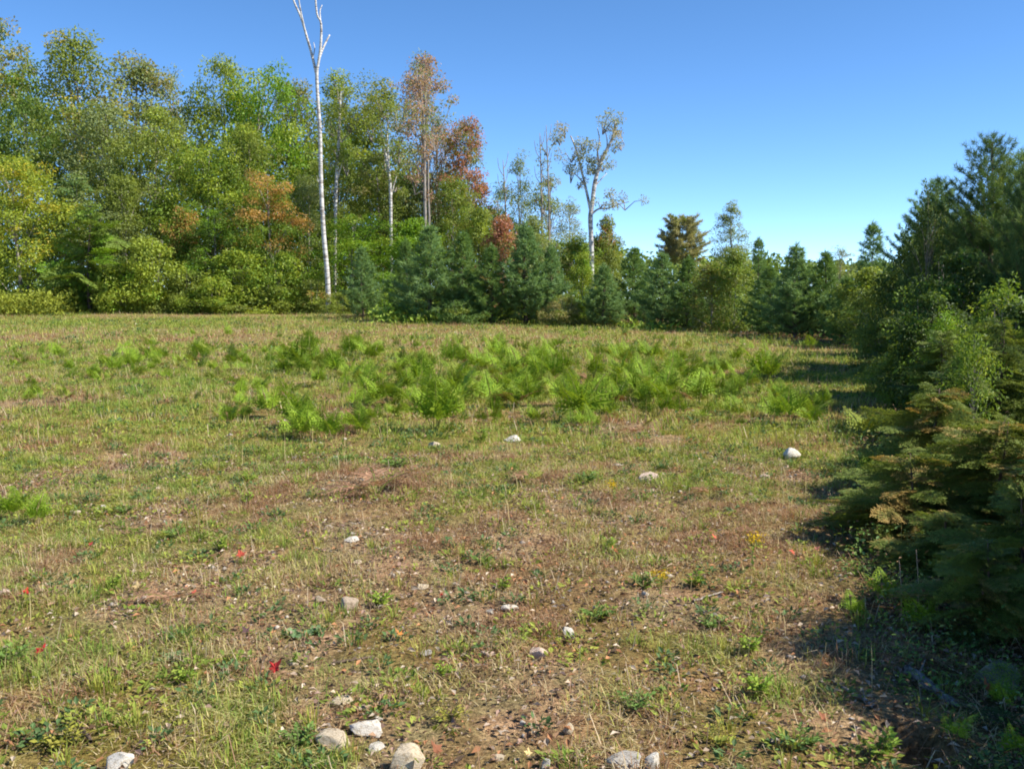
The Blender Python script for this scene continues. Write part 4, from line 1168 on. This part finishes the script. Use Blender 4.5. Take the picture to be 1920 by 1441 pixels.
# ------------------------------------------------------------------ bracken ferns
def frond_mesh(seed, L, detail, colour, tipc, arch=0.75):
    """A bracken frond: bare stalk, then a triangular blade of paired pinnae, each with paired leaflets."""
    rng = np.random.default_rng(seed)
    G = Geo()
    s = np.linspace(0, 1, 11)
    x = L * (0.62 * s ** 1.6) * arch * 1.25
    z = L * (0.96 * s - 0.34 * arch * s ** 2.4)
    path = np.stack([x, 0.03 * L * np.sin(s * 3 + seed), z], 1)
    G.tube(path, 0.0045 * (1 - .75 * s) * (L / .6) + .0008, 4, np.array([.20, .22, .05]))
    npn = detail
    for i in range(npn):
        q = 0.34 + 0.64 * i / (npn - 1)
        p0 = np.array([np.interp(q, s, path[:, k]) for k in range(3)])
        j = min(9, int(q * 10))
        tg = path[j + 1] - path[j]; tg /= np.linalg.norm(tg)
        up = np.cross(tg, np.array([0, 1.0, 0])); up = -up if up[2] < 0 else up
        for sg in (1, -1):
            side = np.array([0, sg, 0])
            pl = L * 0.40 * (1 - (q - .3) / .72) ** 0.9 * rng.uniform(.82, 1.12) + .012
            d = tg * .5 + side * .87 + up * rng.normal() * .1 - np.array([0, 0, .10])
            d /= np.linalg.norm(d)
            k = max(3, int(pl / (0.042 * L / .6)))
            w = (np.arange(k) + .5) / k
            Q = p0 + d * (w * pl)[:, None] + np.array([0, 0, -1.0]) * (0.22 * pl * w ** 2)[:, None]
            ls = np.cross(d, up); ls /= np.linalg.norm(ls)
            ll = (0.30 * pl * (1 - w) ** .7 + .012) * rng.uniform(.7, 1.2, k)
            t = np.clip(.3 + .5 * w + rng.normal(size=k) * .15, 0, 1)[:, None]
            c = lerp(colour, tipc, t) * rng.uniform(.8, 1.2, (k, 1))
            G.leaves(Q[:1] * 0 + p0, d[None], up[None] + rng.normal(size=(1, 3)) * .15, np.array([pl * 1.02]), .11, c[:1], .03)
            for e in (1, -1):
                G.leaves(Q, np.tile(d * .6 + ls * e * .8, (k, 1)) + rng.normal(size=(k, 3)) * .1, np.tile(up, (k, 1)) + rng.normal(size=(k, 3)) * .15, ll * 1.1, .46, c, .04)
    return G.mesh('frond', M_COL)


FG, FT = np.array([.135, .255, .015]), np.array([.34, .45, .04])
FRONDS = [frond_mesh(201, .62, 9, FG, FT, .35), frond_mesh(202, .6, 8, FG * .8, FT * .9, .75), frond_mesh(203, .66, 9, FG, FT * 1.05, .5), frond_mesh(204, .58, 8, FG * .7, FT * .75, .25)]
BROWNF = [frond_mesh(205, .5, 8, np.array([.32, .18, .11]), np.array([.44, .27, .16]), 1.15), frond_mesh(206, .45, 8, np.array([.30, .16, .08]), np.array([.24, .14, .09]), 1.2)]
YELF = frond_mesh(207, .55, 9, np.array([.20, .27, .03]), np.array([.33, .36, .06]), .7)
FRONDS_MIX = FRONDS * 3 + [YELF, YELF, BROWNF[1]]
frng = random.Random(5)


def fern(loc, n, scale, label, group=None, meshes=FRONDS, name='bracken_fern', lay=0.0):
    r = thing(name, loc, label, 'fern', group, frng.uniform(0, 6.28), (scale,) * 3)
    for i in range(n):
        f = obj('frond', meshes[frng.randrange(len(meshes))], r)
        a = i * 6.283 / n + frng.uniform(-.5, .5)
        f.rotation_euler = (frng.uniform(-.2, .2), frng.uniform(-.15, .25) + lay, a)
        f.location = (.02 * math.cos(a), .02 * math.sin(a), -.01)
        k = frng.uniform(.7, 1.15)
        f.scale = (k, k, k)
    return r


FERNZ = [
    # x0, y0, x1, y1, count, size, label, group
    (520, 650, 700, 725, 18, .95, 'bracken fern at the far end of the green band, toward the bare birch', 'ferns at the far end of the band'),
    (670, 665, 870, 770, 38, 1.0, 'bracken fern crowding the green band below the row of young pines', 'ferns of the green band below the pines'),
    (850, 662, 1020, 775, 40, 1.0, 'bracken fern in the thickest middle of the green band', 'ferns in the thickest part of the band'),
    (1010, 660, 1250, 765, 42, .95, 'bracken fern in the green band below the big forked birch', 'ferns of the band below the birch'),
    (1240, 680, 1410, 765, 26, .9, 'bracken fern thinning out toward the dark thicket', 'ferns toward the thicket'),
    (1445, 750, 1560, 800, 11, .8, 'bracken fern catching sun beside the long thicket shadow', 'ferns beside the thicket shadow'),
    (545, 790, 680, 830, 11, .75, 'bracken fern in the small clump nearer than the band', 'ferns of the small near clump'),
    (180, 672, 310, 715, 20, .8, 'bracken fern in the wide patch out on the open grass', 'ferns on the open grass'),
    (310, 665, 400, 700, 10, .85, 'bracken fern at the inner end of the open-grass patch', 'ferns at the end of the open patch'),
    (0, 660, 140, 690, 10, .7, 'bracken fern on the grass before the yellowing maple', 'ferns before the yellowing maple'),
    (430, 655, 530, 690, 9, .75, 'scattered bracken fern between open-grass patch and green band', 'ferns between the patches'),
    (140, 705, 220, 722, 5, .6, 'fern on the near rim of the open-grass patch', 'ferns on the near rim'),
    (395, 775, 460, 805, 5, .6, 'fern standing past the small near clump on tan grass', 'ferns on tan grass'),
    (880, 770, 1130, 810, 7, .6, 'fern straggling in front of the thickest part of the band', 'ferns straggling before the thickest part'),
    (1130, 755, 1440, 800, 9, .6, 'fern straggling on grass before the thicket shadow corner', 'ferns straggling before the shadow corner'),
    (640, 765, 770, 815, 8, .6, 'fern straggling beside the dead rusty bracken', 'ferns straggling by the dead bracken'),
    (430, 700, 560, 770, 9, .7, 'fern scattered on the grass past the inner end of the open patch', 'ferns scattered past the open patch'),
    (0, 690, 180, 760, 7, .55, 'fern scattered on dry grass at the outer end of the field', 'ferns scattered at the outer end'),
    (230, 620, 620, 645, 5, .6, 'fern on the far strip of field before the shrubs', 'ferns on the far strip'),
    (1050, 615, 1450, 650, 7, .6, 'fern on the far strip of field before the far dark pines', 'ferns on the far strip before the pines'),
    (740, 640, 1000, 655, 8, .6, 'fern on the tan strip behind the green band', 'ferns on the tan strip'),
]
for x0, y0, x1, y1, n, s, lb, gr in FERNZ:
    for i in range(n):
        p = at(frng.uniform(x0, x1), frng.uniform(y0, y1))
        sz = frng.uniform(.5, 1.08); nf = frng.choice((2, 3, 3, 4, 5))
        adj = 'tall full' if sz > .78 and nf > 2 else 'tall thin' if sz > .78 else 'short thin' if nf == 2 else 'short bushy'
        fern(p, nf, s * sz, adj + ' ' + lb, adj + ' ' + gr, FRONDS_MIX)
for px, py, n, s, lb, ms in (
        (1432, 722, 7, 1.25, 'largest dark green bracken clump standing nearest the thicket', FRONDS),
        (1283, 728, 4, 1.2, 'upright bracken fern alone between band and dark clump', FRONDS),
        (1090, 795, 5, 1.2, 'tall pale-stalked bracken fern in front of the band', FRONDS),
        (815, 812, 7, 1.05, 'dense bracken clump jutting nearest to the viewer, above a white stone', FRONDS),
        (562, 698, 4, 1.3, 'tall dark bracken fern at the far end of the band', FRONDS),
        (655, 672, 4, 1.15, 'bracken fern with raised fronds behind the band', FRONDS),
        (285, 655, 3, 1.0, 'single upright fern beyond the open-grass patch', FRONDS),
        (508, 785, 3, .9, 'lone bracken fern leaning on tan grass by the small near clump', FRONDS),
        (1045, 655, 4, .9, 'dark fern beyond the band below the big birch', FRONDS),
        (1620, 825, 3, .8, 'pale fern stalk at the mouth of the thicket shadow', [YELF]),
        (1480, 795, 3, .9, 'sunlit fern at the corner of the thicket shadow', [YELF, FRONDS[0]]),
        (1640, 905, 4, .6, 'small fern under the sprays of the nearest hemlock', FRONDS),
        (25, 975, 6, .55, 'bushy green fern at the edge of the picture on dry grass', FRONDS),
        (62, 985, 4, .4, 'little fern tucked against the bushy edge fern', FRONDS),
        (1735, 1185, 4, .36, 'dark fern in deep shade under the knee-high hemlock', FRONDS),
        (1815, 1150, 5, .4, 'shaded fern among low plants under the bushy near hemlock', FRONDS),
        (1880, 1330, 4, .26, 'fern spilling over the front of the mossy boulder', FRONDS),
        (1790, 1390, 3, .22, 'small fern between the hollow and the picture corner', FRONDS),
        (1905, 1420, 4, .24, 'fern in the near corner of the picture', FRONDS),
        (1655, 1130, 4, .3, 'small fern in dappled shade by the slender stems', FRONDS),
        (1600, 1160, 3, .22, 'little fern out where shade meets dry grass', FRONDS),
        (1840, 1080, 5, .5, 'fern under low hemlock sprays behind the boulder', FRONDS),
        (935, 665, 4, 1.0, 'dark fern on the crest of the band under the crimson maple', FRONDS),
        (1520, 655, 4, .7, 'green fern at the foot of the biggest far pine', FRONDS)):
    fern(at(px, py), n, s, lb, None, ms)
for px, py, n, s, lb in ((705, 925, 6, .9, 'dead brown bracken collapsed in the middle of the near grass'), (665, 782, 4, .8, 'dead rusty bracken beside the small near fern clump'), (1000, 905, 4, .6, 'small dead brown fern below the broad white stone'),
                         (1180, 815, 4, .7, 'dead reddish fern lying in front of the band'), (1330, 930, 4, .55, 'flattened brown fern on the near grass toward the thicket'), (330, 1130, 5, .5, 'dead brown fern flattened on bare ground by a yellow leaf'),
                         (1690, 1240, 4, .5, 'dead brown fern in dappled shade behind the grey log'), (1395, 1010, 3, .45, 'small rusty fern above the goldenrod')):
    fern(at(px, py), n, s, lb, None, BROWNF, lay=.35)


def fern_floor():
    """Small half-grown fronds filling the green band between the separate ferns."""
    rng = np.random.default_rng(141)
    src = []
    for me in FRONDS + [YELF]:
        v = np.zeros(len(me.vertices) * 3); me.vertices.foreach_get('co', v)
        cc = np.zeros(len(me.vertices) * 4); me.attributes['col'].data.foreach_get('color', cc)
        f4 = np.array([p.vertices[:] for p in me.polygons if p.loop_total == 4]); f3 = np.array([p.vertices[:] for p in me.polygons if p.loop_total == 3])
        src.append((v.reshape(-1, 3), f3, f4, cc.reshape(-1, 4)[:, :3]))
    G = Geo()
    for i in range(330):
        if rng.random() < .75: px, py = rng.uniform(640, 1420), rng.normal(725, 34)
        elif rng.random() < .5: px, py = rng.uniform(120, 620), rng.normal(700, 30)
        else: px, py = rng.uniform(400, 1560), rng.uniform(640, 830)
        p = at(px, max(622, py))
        v, f3, f4, cc = src[rng.integers(0, len(src))]
        a, sc, ti = rng.random() * 6.283, rng.uniform(.3, .72), rng.normal() * .25
        R = np.array(Matrix.Rotation(a, 3, 'Z') @ Matrix.Rotation(ti, 3, 'Y'))
        G.add(v @ R.T * sc + np.array(p), f3, f4, cc * rng.uniform(.7, 1.15))
    obj('young_bracken', G.mesh('young_bracken', M_COL), kind='stuff', label='half-grown bracken fronds filling the green band between the separate ferns', cat='ground cover')


fern_floor()


# ------------------------------------------------------------------ small weeds one can point at
def weed_mesh(seed, n, spread, height, leaf, aspect, c0, c1):
    rng = np.random.default_rng(seed)
    G = Geo()
    for i in range(n):
        a = rng.random() * 6.283; l = spread * rng.uniform(.5, 1); h = height * rng.uniform(.3, 1)
        s = np.linspace(0, 1, 4)[:, None]
        st = np.concatenate([s * l * math.cos(a), s * l * math.sin(a), h * (s * 1.4 - .4 * s ** 2)], 1)
        G.tube(st, .0016, 3, np.array([.16, .17, .06]), cap=False)
        m = 7
        q = np.linspace(.3, 1, m)
        P = np.stack([np.interp(q, s[:, 0], st[:, k]) for k in range(3)], 1)
        aa = a + np.where(np.arange(m) % 2, 1.1, -1.1) * (q < .99)
        D = np.stack([np.cos(aa), np.sin(aa), .25 + .3 * rng.normal(size=m)], 1)
        c = lerp(c0, c1, rng.random((m, 1)))
        G.leaves(P, D, np.array([0, 0, 1.0]) + rng.normal(size=(m, 3)) * .35, leaf * rng.uniform(.6, 1.2, m), aspect, c)
    return G.mesh('leaves', M_COL)


WEED = {'dark': weed_mesh(301, 22, .11, .09, .03, .55, np.array([.10, .19, .04]), np.array([.20, .31, .07])),
        'bright': weed_mesh(302, 14, .07, .13, .04, .5, np.array([.16, .28, .03]), np.array([.33, .42, .06])),
        'round': weed_mesh(303, 10, .10, .04, .05, .85, np.array([.12, .22, .09]), np.array([.22, .32, .14])),
        'yellow': weed_mesh(304, 14, .10, .10, .03, .5, np.array([.28, .28, .04]), np.array([.40, .36, .07]))}
for kd, px, py, s, lb in (
        ('dark', 330, 1008, 1.3, 'dark green weed clump on dry grass, beyond the rounded bright one'), ('bright', 412, 1032, 1.2, 'rounded bright green weed clump on the dry grass'),
        ('bright', 468, 905, 1.4, 'tall lime green sprig among brown grass'), ('bright', 462, 945, 1.2, 'blue-green and lime weed below the tall lime sprig'), ('dark', 235, 962, 1.3, 'small green weed just past the edge fern'),
        ('dark', 650, 868, 1.8, 'dark weed beside the small white stone'), ('dark', 742, 878, 2.2, 'deep green weed tuft behind the dead brown bracken'), ('bright', 942, 1108, 1.1, 'single glowing lime weed in the middle of the near grass'),
        ('bright', 715, 1138, 1.2, 'flat lime green weed above the pinkish stones'), ('dark', 1205, 1100, 1.4, 'dark weed at the foot of the goldenrod sprig'), ('dark', 1120, 1160, 1.4, 'green weed close behind the upright white stone'),
        ('bright', 1408, 1225, 1.2, 'green leafy weed at the edge of the dappled shade'), ('bright', 1425, 1305, 1.3, 'bright weed in front of the bare dusty patch'), ('dark', 1190, 1330, 1.3, 'dark weed in front of the grey flat stone'),
        ('round', 315, 1240, 1.0, 'round-leaved weed between two red leaves'), ('bright', 350, 1280, .9, 'lime blade weed close to the red maple leaf'), ('yellow', 335, 1340, 1.0, 'yellowing weed in the near grass'),
        ('round', 560, 1192, 1.0, 'pale round-leaved rosette on bare soil'), ('round', 598, 1186, .8, 'smaller round-leaved rosette beside the pale one'), ('bright', 1140, 1030, 1.0, 'lime sprig just behind a coral red leaf'),
        ('bright', 215, 1102, .9, 'small bright weed near the flattened dead fern'), ('dark', 905, 1055, 1.2, 'dark clover tuft in brown litter'), ('dark', 1500, 1400, 1.3, 'green weed near the dark hollow'),
        ('bright', 1650, 1420, 1.3, 'pale weed on the rim of the dark hollow'), ('yellow', 845, 1350, 1.1, 'yellow-green weed in dark litter'), ('bright', 835, 1270, .9, 'lime weed clump below the pink-white stone'),
        ('dark', 560, 1395, 1.2, 'green weed tight against the cream stone'), ('yellow', 120, 1400, 1.4, 'yellow weed in the near corner of the grass'), ('dark', 20, 1240, 1.3, 'dark blue-green weed at the edge of the picture'),
        ('bright', 1300, 1100, 1.2, 'fresh green weed between goldenrod and shade'), ('dark', 1100, 905, 1.8, 'dark clover patch below the pinkish far stone'), ('bright', 900, 830, 2.0, 'bright weed between the two far white stones'),
        ('bright', 1420, 740, 2.0, 'bright weed at the skirt of the largest bracken clump'), ('dark', 1340, 1180, 1.2, 'dull weed inside the dappled shade'), ('yellow', 1345, 1395, 1.2, 'yellow-green weed in the near brown litter')):
    r = thing('weed', at(px, py), lb, 'weed', 'small weeds in the field', frng.uniform(0, 6), (s * .62, s * .62, s * .55))
    obj('leaves', WEED[kd], r)


def goldenrod():
    G = Geo()
    rng = np.random.default_rng(5)
    s = np.linspace(0, 1, 5)
    st = np.stack([.02 * s, .01 * s, .17 * s], 1)
    G.tube(st, .002, 4, np.array([.16, .22, .05]))
    q = rng.random(16)
    G.leaves(np.stack([.02 * q, .01 * q, .14 * q], 1), rng.normal(size=(16, 3)) * [1, 1, .3], rng.normal(size=(16, 3)) * .3 + [0, 0, 1], .045, .25, np.tile([.14, .24, .04], (16, 1)))
    stem = G.mesh('stem', M_COL)
    F = Geo()
    m = 130
    P = np.array([.02, .01, .15]) + rng.normal(size=(m, 3)) * [.022, .022, .018]
    F.leaves(P, rng.normal(size=(m, 3)), rng.normal(size=(m, 3)) + [0, 0, .5], .011, .8, np.tile([.72, .5, .02], (m, 1)) * rng.uniform(.75, 1.1, (m, 1)))
    return stem, F.mesh('flower_head', M_COL)


GS, GF = goldenrod()
for px, py, s, lb in ((1407, 1066, 1.15, 'yellow goldenrod head at the rim of the thicket shade'), (1237, 1120, .8, 'slim yellow goldenrod sprig beside a dark weed'), (1152, 945, 1.0, 'far small yellow goldenrod in brown grass'), (1228, 1098, .5, 'second little goldenrod leaning on the slim sprig')):
    r = thing('goldenrod', at(px, py), lb, 'flower', 'goldenrod in the grass', px, (s, s, s))
    obj('stem', GS, r); obj('flower_head', GF, r)


# ------------------------------------------------------------------ stones
def rock_mesh(seed, flat, cut=7):
    rng = np.random.default_rng(seed)
    bm = bmesh.new()
    bmesh.ops.create_icosphere(bm, subdivisions=4, radius=1.0)
    V = np.array([v.co[:] for v in bm.verts])
    for k in range(cut):
        d = rng.normal(size=3); d /= np.linalg.norm(d)
        h = rng.uniform(.42, .85)
        p = V @ d
        V = V - np.outer(np.maximum(p - h, 0) * .92, d)
    nz = fbm(V[:, 0] * 2 + seed, V[:, 1] * 2 + V[:, 2] * 1.7, seed, 4) - .5
    V = V * (1 + .22 * nz)[:, None]
    V[:, 2] *= flat
    for v, c in zip(bm.verts, V): v.co = c
    me = bpy.data.meshes.new('stone')
    bm.to_mesh(me); bm.free()
    me.polygons.foreach_set('use_smooth', np.ones(len(me.polygons), bool))
    me.materials.append(M_ROCK)
    return me


WHITE = (.74, .71, .64); CREAM = (.60, .52, .39); PINK = (.68, .54, .45); STONE = (.46, .44, .40); DUST = (.5, .41, .31)
ROCKS = [
    (222, 1430, 54, 34, WHITE, 'bright white stone at the near edge, apart from the others'), (620, 1384, 66, 34, CREAM, 'flat cream stone beside a green weed, below the white slab'),
    (690, 1361, 68, 26, WHITE, 'long white slab in the near cluster of stones'), (708, 1398, 32, 18, WHITE, 'small white stone between white slab and big tan stone'),
    (765, 1424, 80, 66, CREAM, 'largest tan stone at the near edge of the cluster'), (1008, 1223, 34, 24, PINK, 'rounded pinkish tan stone in brown litter'),
    (915, 1223, 28, 14, PINK, 'small pink-white stone set apart from the rounded tan one'), (1066, 1184, 22, 30, WHITE, 'narrow upright white stone in the litter'),
    (1065, 1366, 20, 28, CREAM, 'small tan upright stone in dark litter'), (1170, 1424, 66, 30, STONE, 'grey flat stone at the near edge'), (1225, 1426, 28, 40, WHITE, 'pale pointed stone touching the grey flat stone'),
    (655, 1130, 42, 30, DUST, 'dull tan stone half sunk in bare soil'), (598, 1122, 30, 16, DUST, 'small dusty stone beside the half-sunk one'), (663, 1011, 32, 13, WHITE, 'thin white stone on pale bare ground'),
    (668, 1054, 28, 10, CREAM, 'sliver of pale stone below the thin white one'), (551, 1240, 22, 13, CREAM, 'little cream stone close to the red maple leaf'), (795, 1012, 16, 7, WHITE, 'tiny white chip in the brown grass'),
    (790, 1098, 26, 15, CREAM, 'pale stone above the coral speck of leaf'), (955, 1139, 32, 14, WHITE, 'broken white stone near the glowing lime weed'), (920, 1145, 20, 10, STONE, 'greyish chip next to the broken white stone'),
    (1220, 893, 42, 22, PINK, 'pinkish stone farther out in the grass'), (1482, 851, 34, 26, WHITE, 'bright white slanted stone nearest the thicket'), (963, 821, 36, 17, WHITE, 'broad white stone at the foot of the bracken band'),
    (812, 833, 25, 17, CREAM, 'pointed cream stone below the dense bracken clump'), (628, 858, 15, 11, WHITE, 'small white stone beside a dark weed'), (640, 1311, 62, 12, CREAM, 'low flat tan stone level with the soil'),
    (672, 1326, 40, 12, DUST, 'flat dusty stone behind the white slab'), (1022, 1430, 16, 30, WHITE, 'thin white upright shard at the near edge'), (138, 959, 22, 11, CREAM, 'pale stone past the edge fern'),
    (1160, 872, 24, 10, CREAM, 'yellowish stone behind the pinkish far stone'), (1435, 893, 22, 10, PINK, 'pale pink chip between the slanted white stone and shade'), (710, 1345, 16, 9, WHITE, 'white chip on the end of the white slab'),
    (985, 1293, 14, 9, PINK, 'pink chip in the dark litter'), (980, 1355, 12, 12, WHITE, 'white pebble in the dark litter'), (195, 948, 10, 6, WHITE, 'tiny pale chip right of the stone past the edge fern'),
    (800, 1222, 22, 12, STONE, 'greyish stone in yellow-green grass'), (935, 1418, 18, 16, CREAM, 'tan stone near the thin white shard'),
    (8, 1110, 20, 14, PINK, 'pinkish stone cut by the picture edge'),
]
for i, (px, py, w, h, c, lb) in enumerate(ROCKS):
    p = at(px, py + h * .35)
    dist = math.hypot(p.x, p.y)
    ww = w / FPX * math.hypot(dist, EYE)
    hh = h / FPX * math.hypot(dist, EYE)
    fl = min(1.5, max(.22, hh / ww * .75))
    o = obj('stone', rock_mesh(400 + i, 1.0, 11), None, lb, 'stone', 'stones lying in the field')
    o.location = (p.x, p.y, p.z + hh * .24)
    o.scale = (ww * .56, ww * .56 * (.75 if h < w else .6) , max(.010, hh * .55))
    rr = random.Random(700 + i)
    o.rotation_euler = (rr.uniform(-.15, .15), rr.uniform(-.2, .2), rr.uniform(-.5, .5))
    o.color = (*c, 1)
p = at(1868, 1285)
o = obj('boulder', rock_mesh(480, 1.0, 10), None, 'grey mossy boulder in the shade at the edge of the thicket', 'boulder')
o.location = (p.x, p.y, p.z + .04); o.scale = (.115, .10, .07); o.color = (.22, .24, .18, 1)
p = at(1760, 1430)
o = obj('stone', rock_mesh(481, 1.0, 8), None, 'dark grey stone on the lip of the hollow', 'stone', 'stones lying in the field')
o.location = (p.x + .06, p.y, p.z); o.scale = (.07, .06, .045); o.color = (.33, .30, .27, 1)


# ------------------------------------------------------------------ fallen leaves
def maple_leaf(c, seed, curl):
    """Five-lobed maple leaf with a stalk, cupped."""
    rng = np.random.default_rng(seed)
    ang = [-90, -62, -38, -18, 8, 28, 44, 62, 76, 90]
    rad = [.16, .42, .62, .40, .95, .62, .58, .66, .82, 1.15]
    pts = [(r * math.cos(math.radians(a)), r * math.sin(math.radians(a))) for a, r in zip(ang, rad)]
    pts = pts + [(-x, y) for x, y in pts[-2:0:-1]]
    V = np.array([(0, .08, 0)] + [(x, y, 0) for x, y in pts]) * 1.0
    V[:, 2] = curl * (V[:, 0] ** 2 * .6 + np.abs(V[:, 1] - .1) ** 1.7 * .35) + rng.normal(size=len(V)) * .06
    n = len(pts)
    f = [(0, 1 + i, 1 + (i + 1) % n) for i in range(n)]
    G = Geo()
    G.add(V * .5, f, None, np.array(c) * rng.uniform(.85, 1.15, (len(V), 1)))
    G.tube(np.array([[0, .04, 0], [.03, -.2, .02], [.05, -.5, .06]]), .012, 4, np.array(c) * .7)
    return G.mesh('fallen_leaf', M_LITTER)


LR = (.44, .04, .035); LC = (.55, .13, .08); LO = (.55, .22, .06); LY = (.66, .48, .22); LB = (.26, .11, .06)
for i, (px, py, w, c, tl, lb) in enumerate((
        (515, 1272, 34, LR, .5, 'vivid red maple leaf standing tilted on the grass with a dark shadow'), (75, 1238, 28, LR, .3, 'red maple leaf in the grass near the picture edge'), (50, 1124, 18, LR, .6, 'small red leaf farther out by the picture edge'),
        (453, 1054, 24, (.42, .08, .05), .2, 'dark red leaf beside the rounded bright weed'), (1153, 1044, 18, LC, .5, 'coral red leaf under the lime sprig'), (170, 1031, 12, (.38, .06, .05), .3, 'tiny dark red leaf in the open grass'),
        (1486, 1048, 18, LC, .3, 'pinkish red leaf at the rim of the thicket shade'), (1531, 1041, 16, (.5, .2, .14), .3, 'faded pink leaf next to the shadow edge'), (1340, 1018, 14, LC, .4, 'small coral leaf in pale grass above the goldenrod'),
        (364, 1123, 14, LC, .2, 'small red leaf on the flattened dead fern'), (828, 1127, 9, LR, .2, 'tiny red speck of leaf in bare soil'), (750, 1203, 20, LO, .3, 'orange leaf in yellow-green grass'), (820, 1428, 34, LB, .5, 'curled red-brown leaf against the largest tan stone'),
        (257, 1113, 20, LY, .6, 'curled pale yellow leaf at the tip of the flattened dead fern'), (462, 1198, 20, (.10, .06, .06), .3, 'dark curled leaf on the dry grass'), (1545, 1365, 26, LB, .4, 'rusty leaf in the brown litter by the hollow'),
        (1300, 1100, 14, LO, .3, 'rust leaf beside a fresh green weed'), (990, 1430, 18, LY, .3, 'dry yellow leaf near the thin white shard'), (1660, 1120, 26, (.45, .24, .14), .3, 'pale brown leaf lying in dappled shade'), (1850, 1310, 36, (.45, .15, .07), .8, 'hanging orange-brown dead leaf before the boulder'))):
    p = at(px, py)
    s = w / FPX * math.hypot(p.y, EYE) * 1.05
    o = obj('fallen_leaf', maple_leaf(c, 600 + i, .5), None, lb, 'leaf', 'fallen autumn leaves on the grass')
    lr = random.Random(900 + i)
    o.location = (p.x, p.y, p.z + .028 + s * .2)
    o.scale = (s, s, s)
    o.rotation_euler = (tl + .25, lr.uniform(-.3, .3), lr.uniform(-1.5, 1.5))

# ------------------------------------------------------------------ fallen wood in the near corner
def log(px0, py0, px1, py1, r0, r1, label, mat=M_GREYBARK, name='fallen_log', knots=3, lift=.03):
    a, b = at(px0, py0), at(px1, py1)
    A, B = np.array(a) + [0, 0, lift], np.array(b) + [0, 0, lift * .7]
    rng = np.random.default_rng(int(px0))
    t = np.linspace(0, 1, 14)[:, None]
    path = A * (1 - t) + B * t + rng.normal(size=(14, 3)) * .012 * np.linalg.norm(B - A) * np.sin(t * np.pi)
    o0 = Vector(A)
    r = thing(name, o0, label, 'log' if 'log' in name else 'branch')
    G = Geo()
    G.tube(path - A, np.linspace(r0, r1, 14) * (1 + .12 * rng.normal(size=14)), 9)
    obj('trunk' if 'log' in name else 'stem', G.mesh('stem', mat, True), r)
    for k in range(knots):
        q = path[3 + k * 3] - A
        d = rng.normal(size=3); d[2] = abs(d[2]) * .6; d /= np.linalg.norm(d)
        g = Geo(); l = np.linalg.norm(B - A) * .22
        g.tube(np.array([q, q + d * l * .5, q + d * l + [0, 0, .01]]), [r1 * .5, r1 * .35, r1 * .15], 5)
        obj('side_branch', g.mesh('side_branch', mat, True), r)


log(1700, 1268, 1792, 1330, .024, .013, 'weathered grey fallen log lying in the shade by the thicket', mat=M_OLDWOOD)
log(1640, 1330, 1560, 1280, .010, .006, 'thin grey stick on the dusty patch near the fallen log', name='fallen_branch', knots=1, lift=.012)
log(1300, 1130, 1355, 1112, .007, .004, 'short pale stick in the grass near the shade', name='fallen_branch', knots=0, lift=.012)
log(170, 1400, 140, 1340, .007, .004, 'crooked brown twig standing from the near grass', mat=M_BROWNBARK, name='fallen_branch', knots=1, lift=.02)
log(620, 1248, 700, 1232, .006, .004, 'thin brown twig lying on bare soil past the red maple leaf', mat=M_BROWNBARK, name='fallen_branch', knots=1, lift=.01)
for px, py0, py1, lb in ((1722, 1150, 1030, 'slender tan dead stem standing under the nearest hemlock'), (1690, 1150, 1050, 'thinner bare stem beside the slender tan one')):
    b = at(px, py0)
    tp = onplane(px - 4, py1, b.y) - np.array(b)
    G = Geo(); G.tube(np.array([[0, 0, -.02], tp * .5 + [.006, 0, 0], tp]), [.0035, .003, .002], 5, np.array([.36, .25, .16]))
    o = obj('dead_stem', G.mesh('dead_stem', M_STEM, True), None, lb, 'stem', 'bare stems under the hemlocks')
    o.location = b
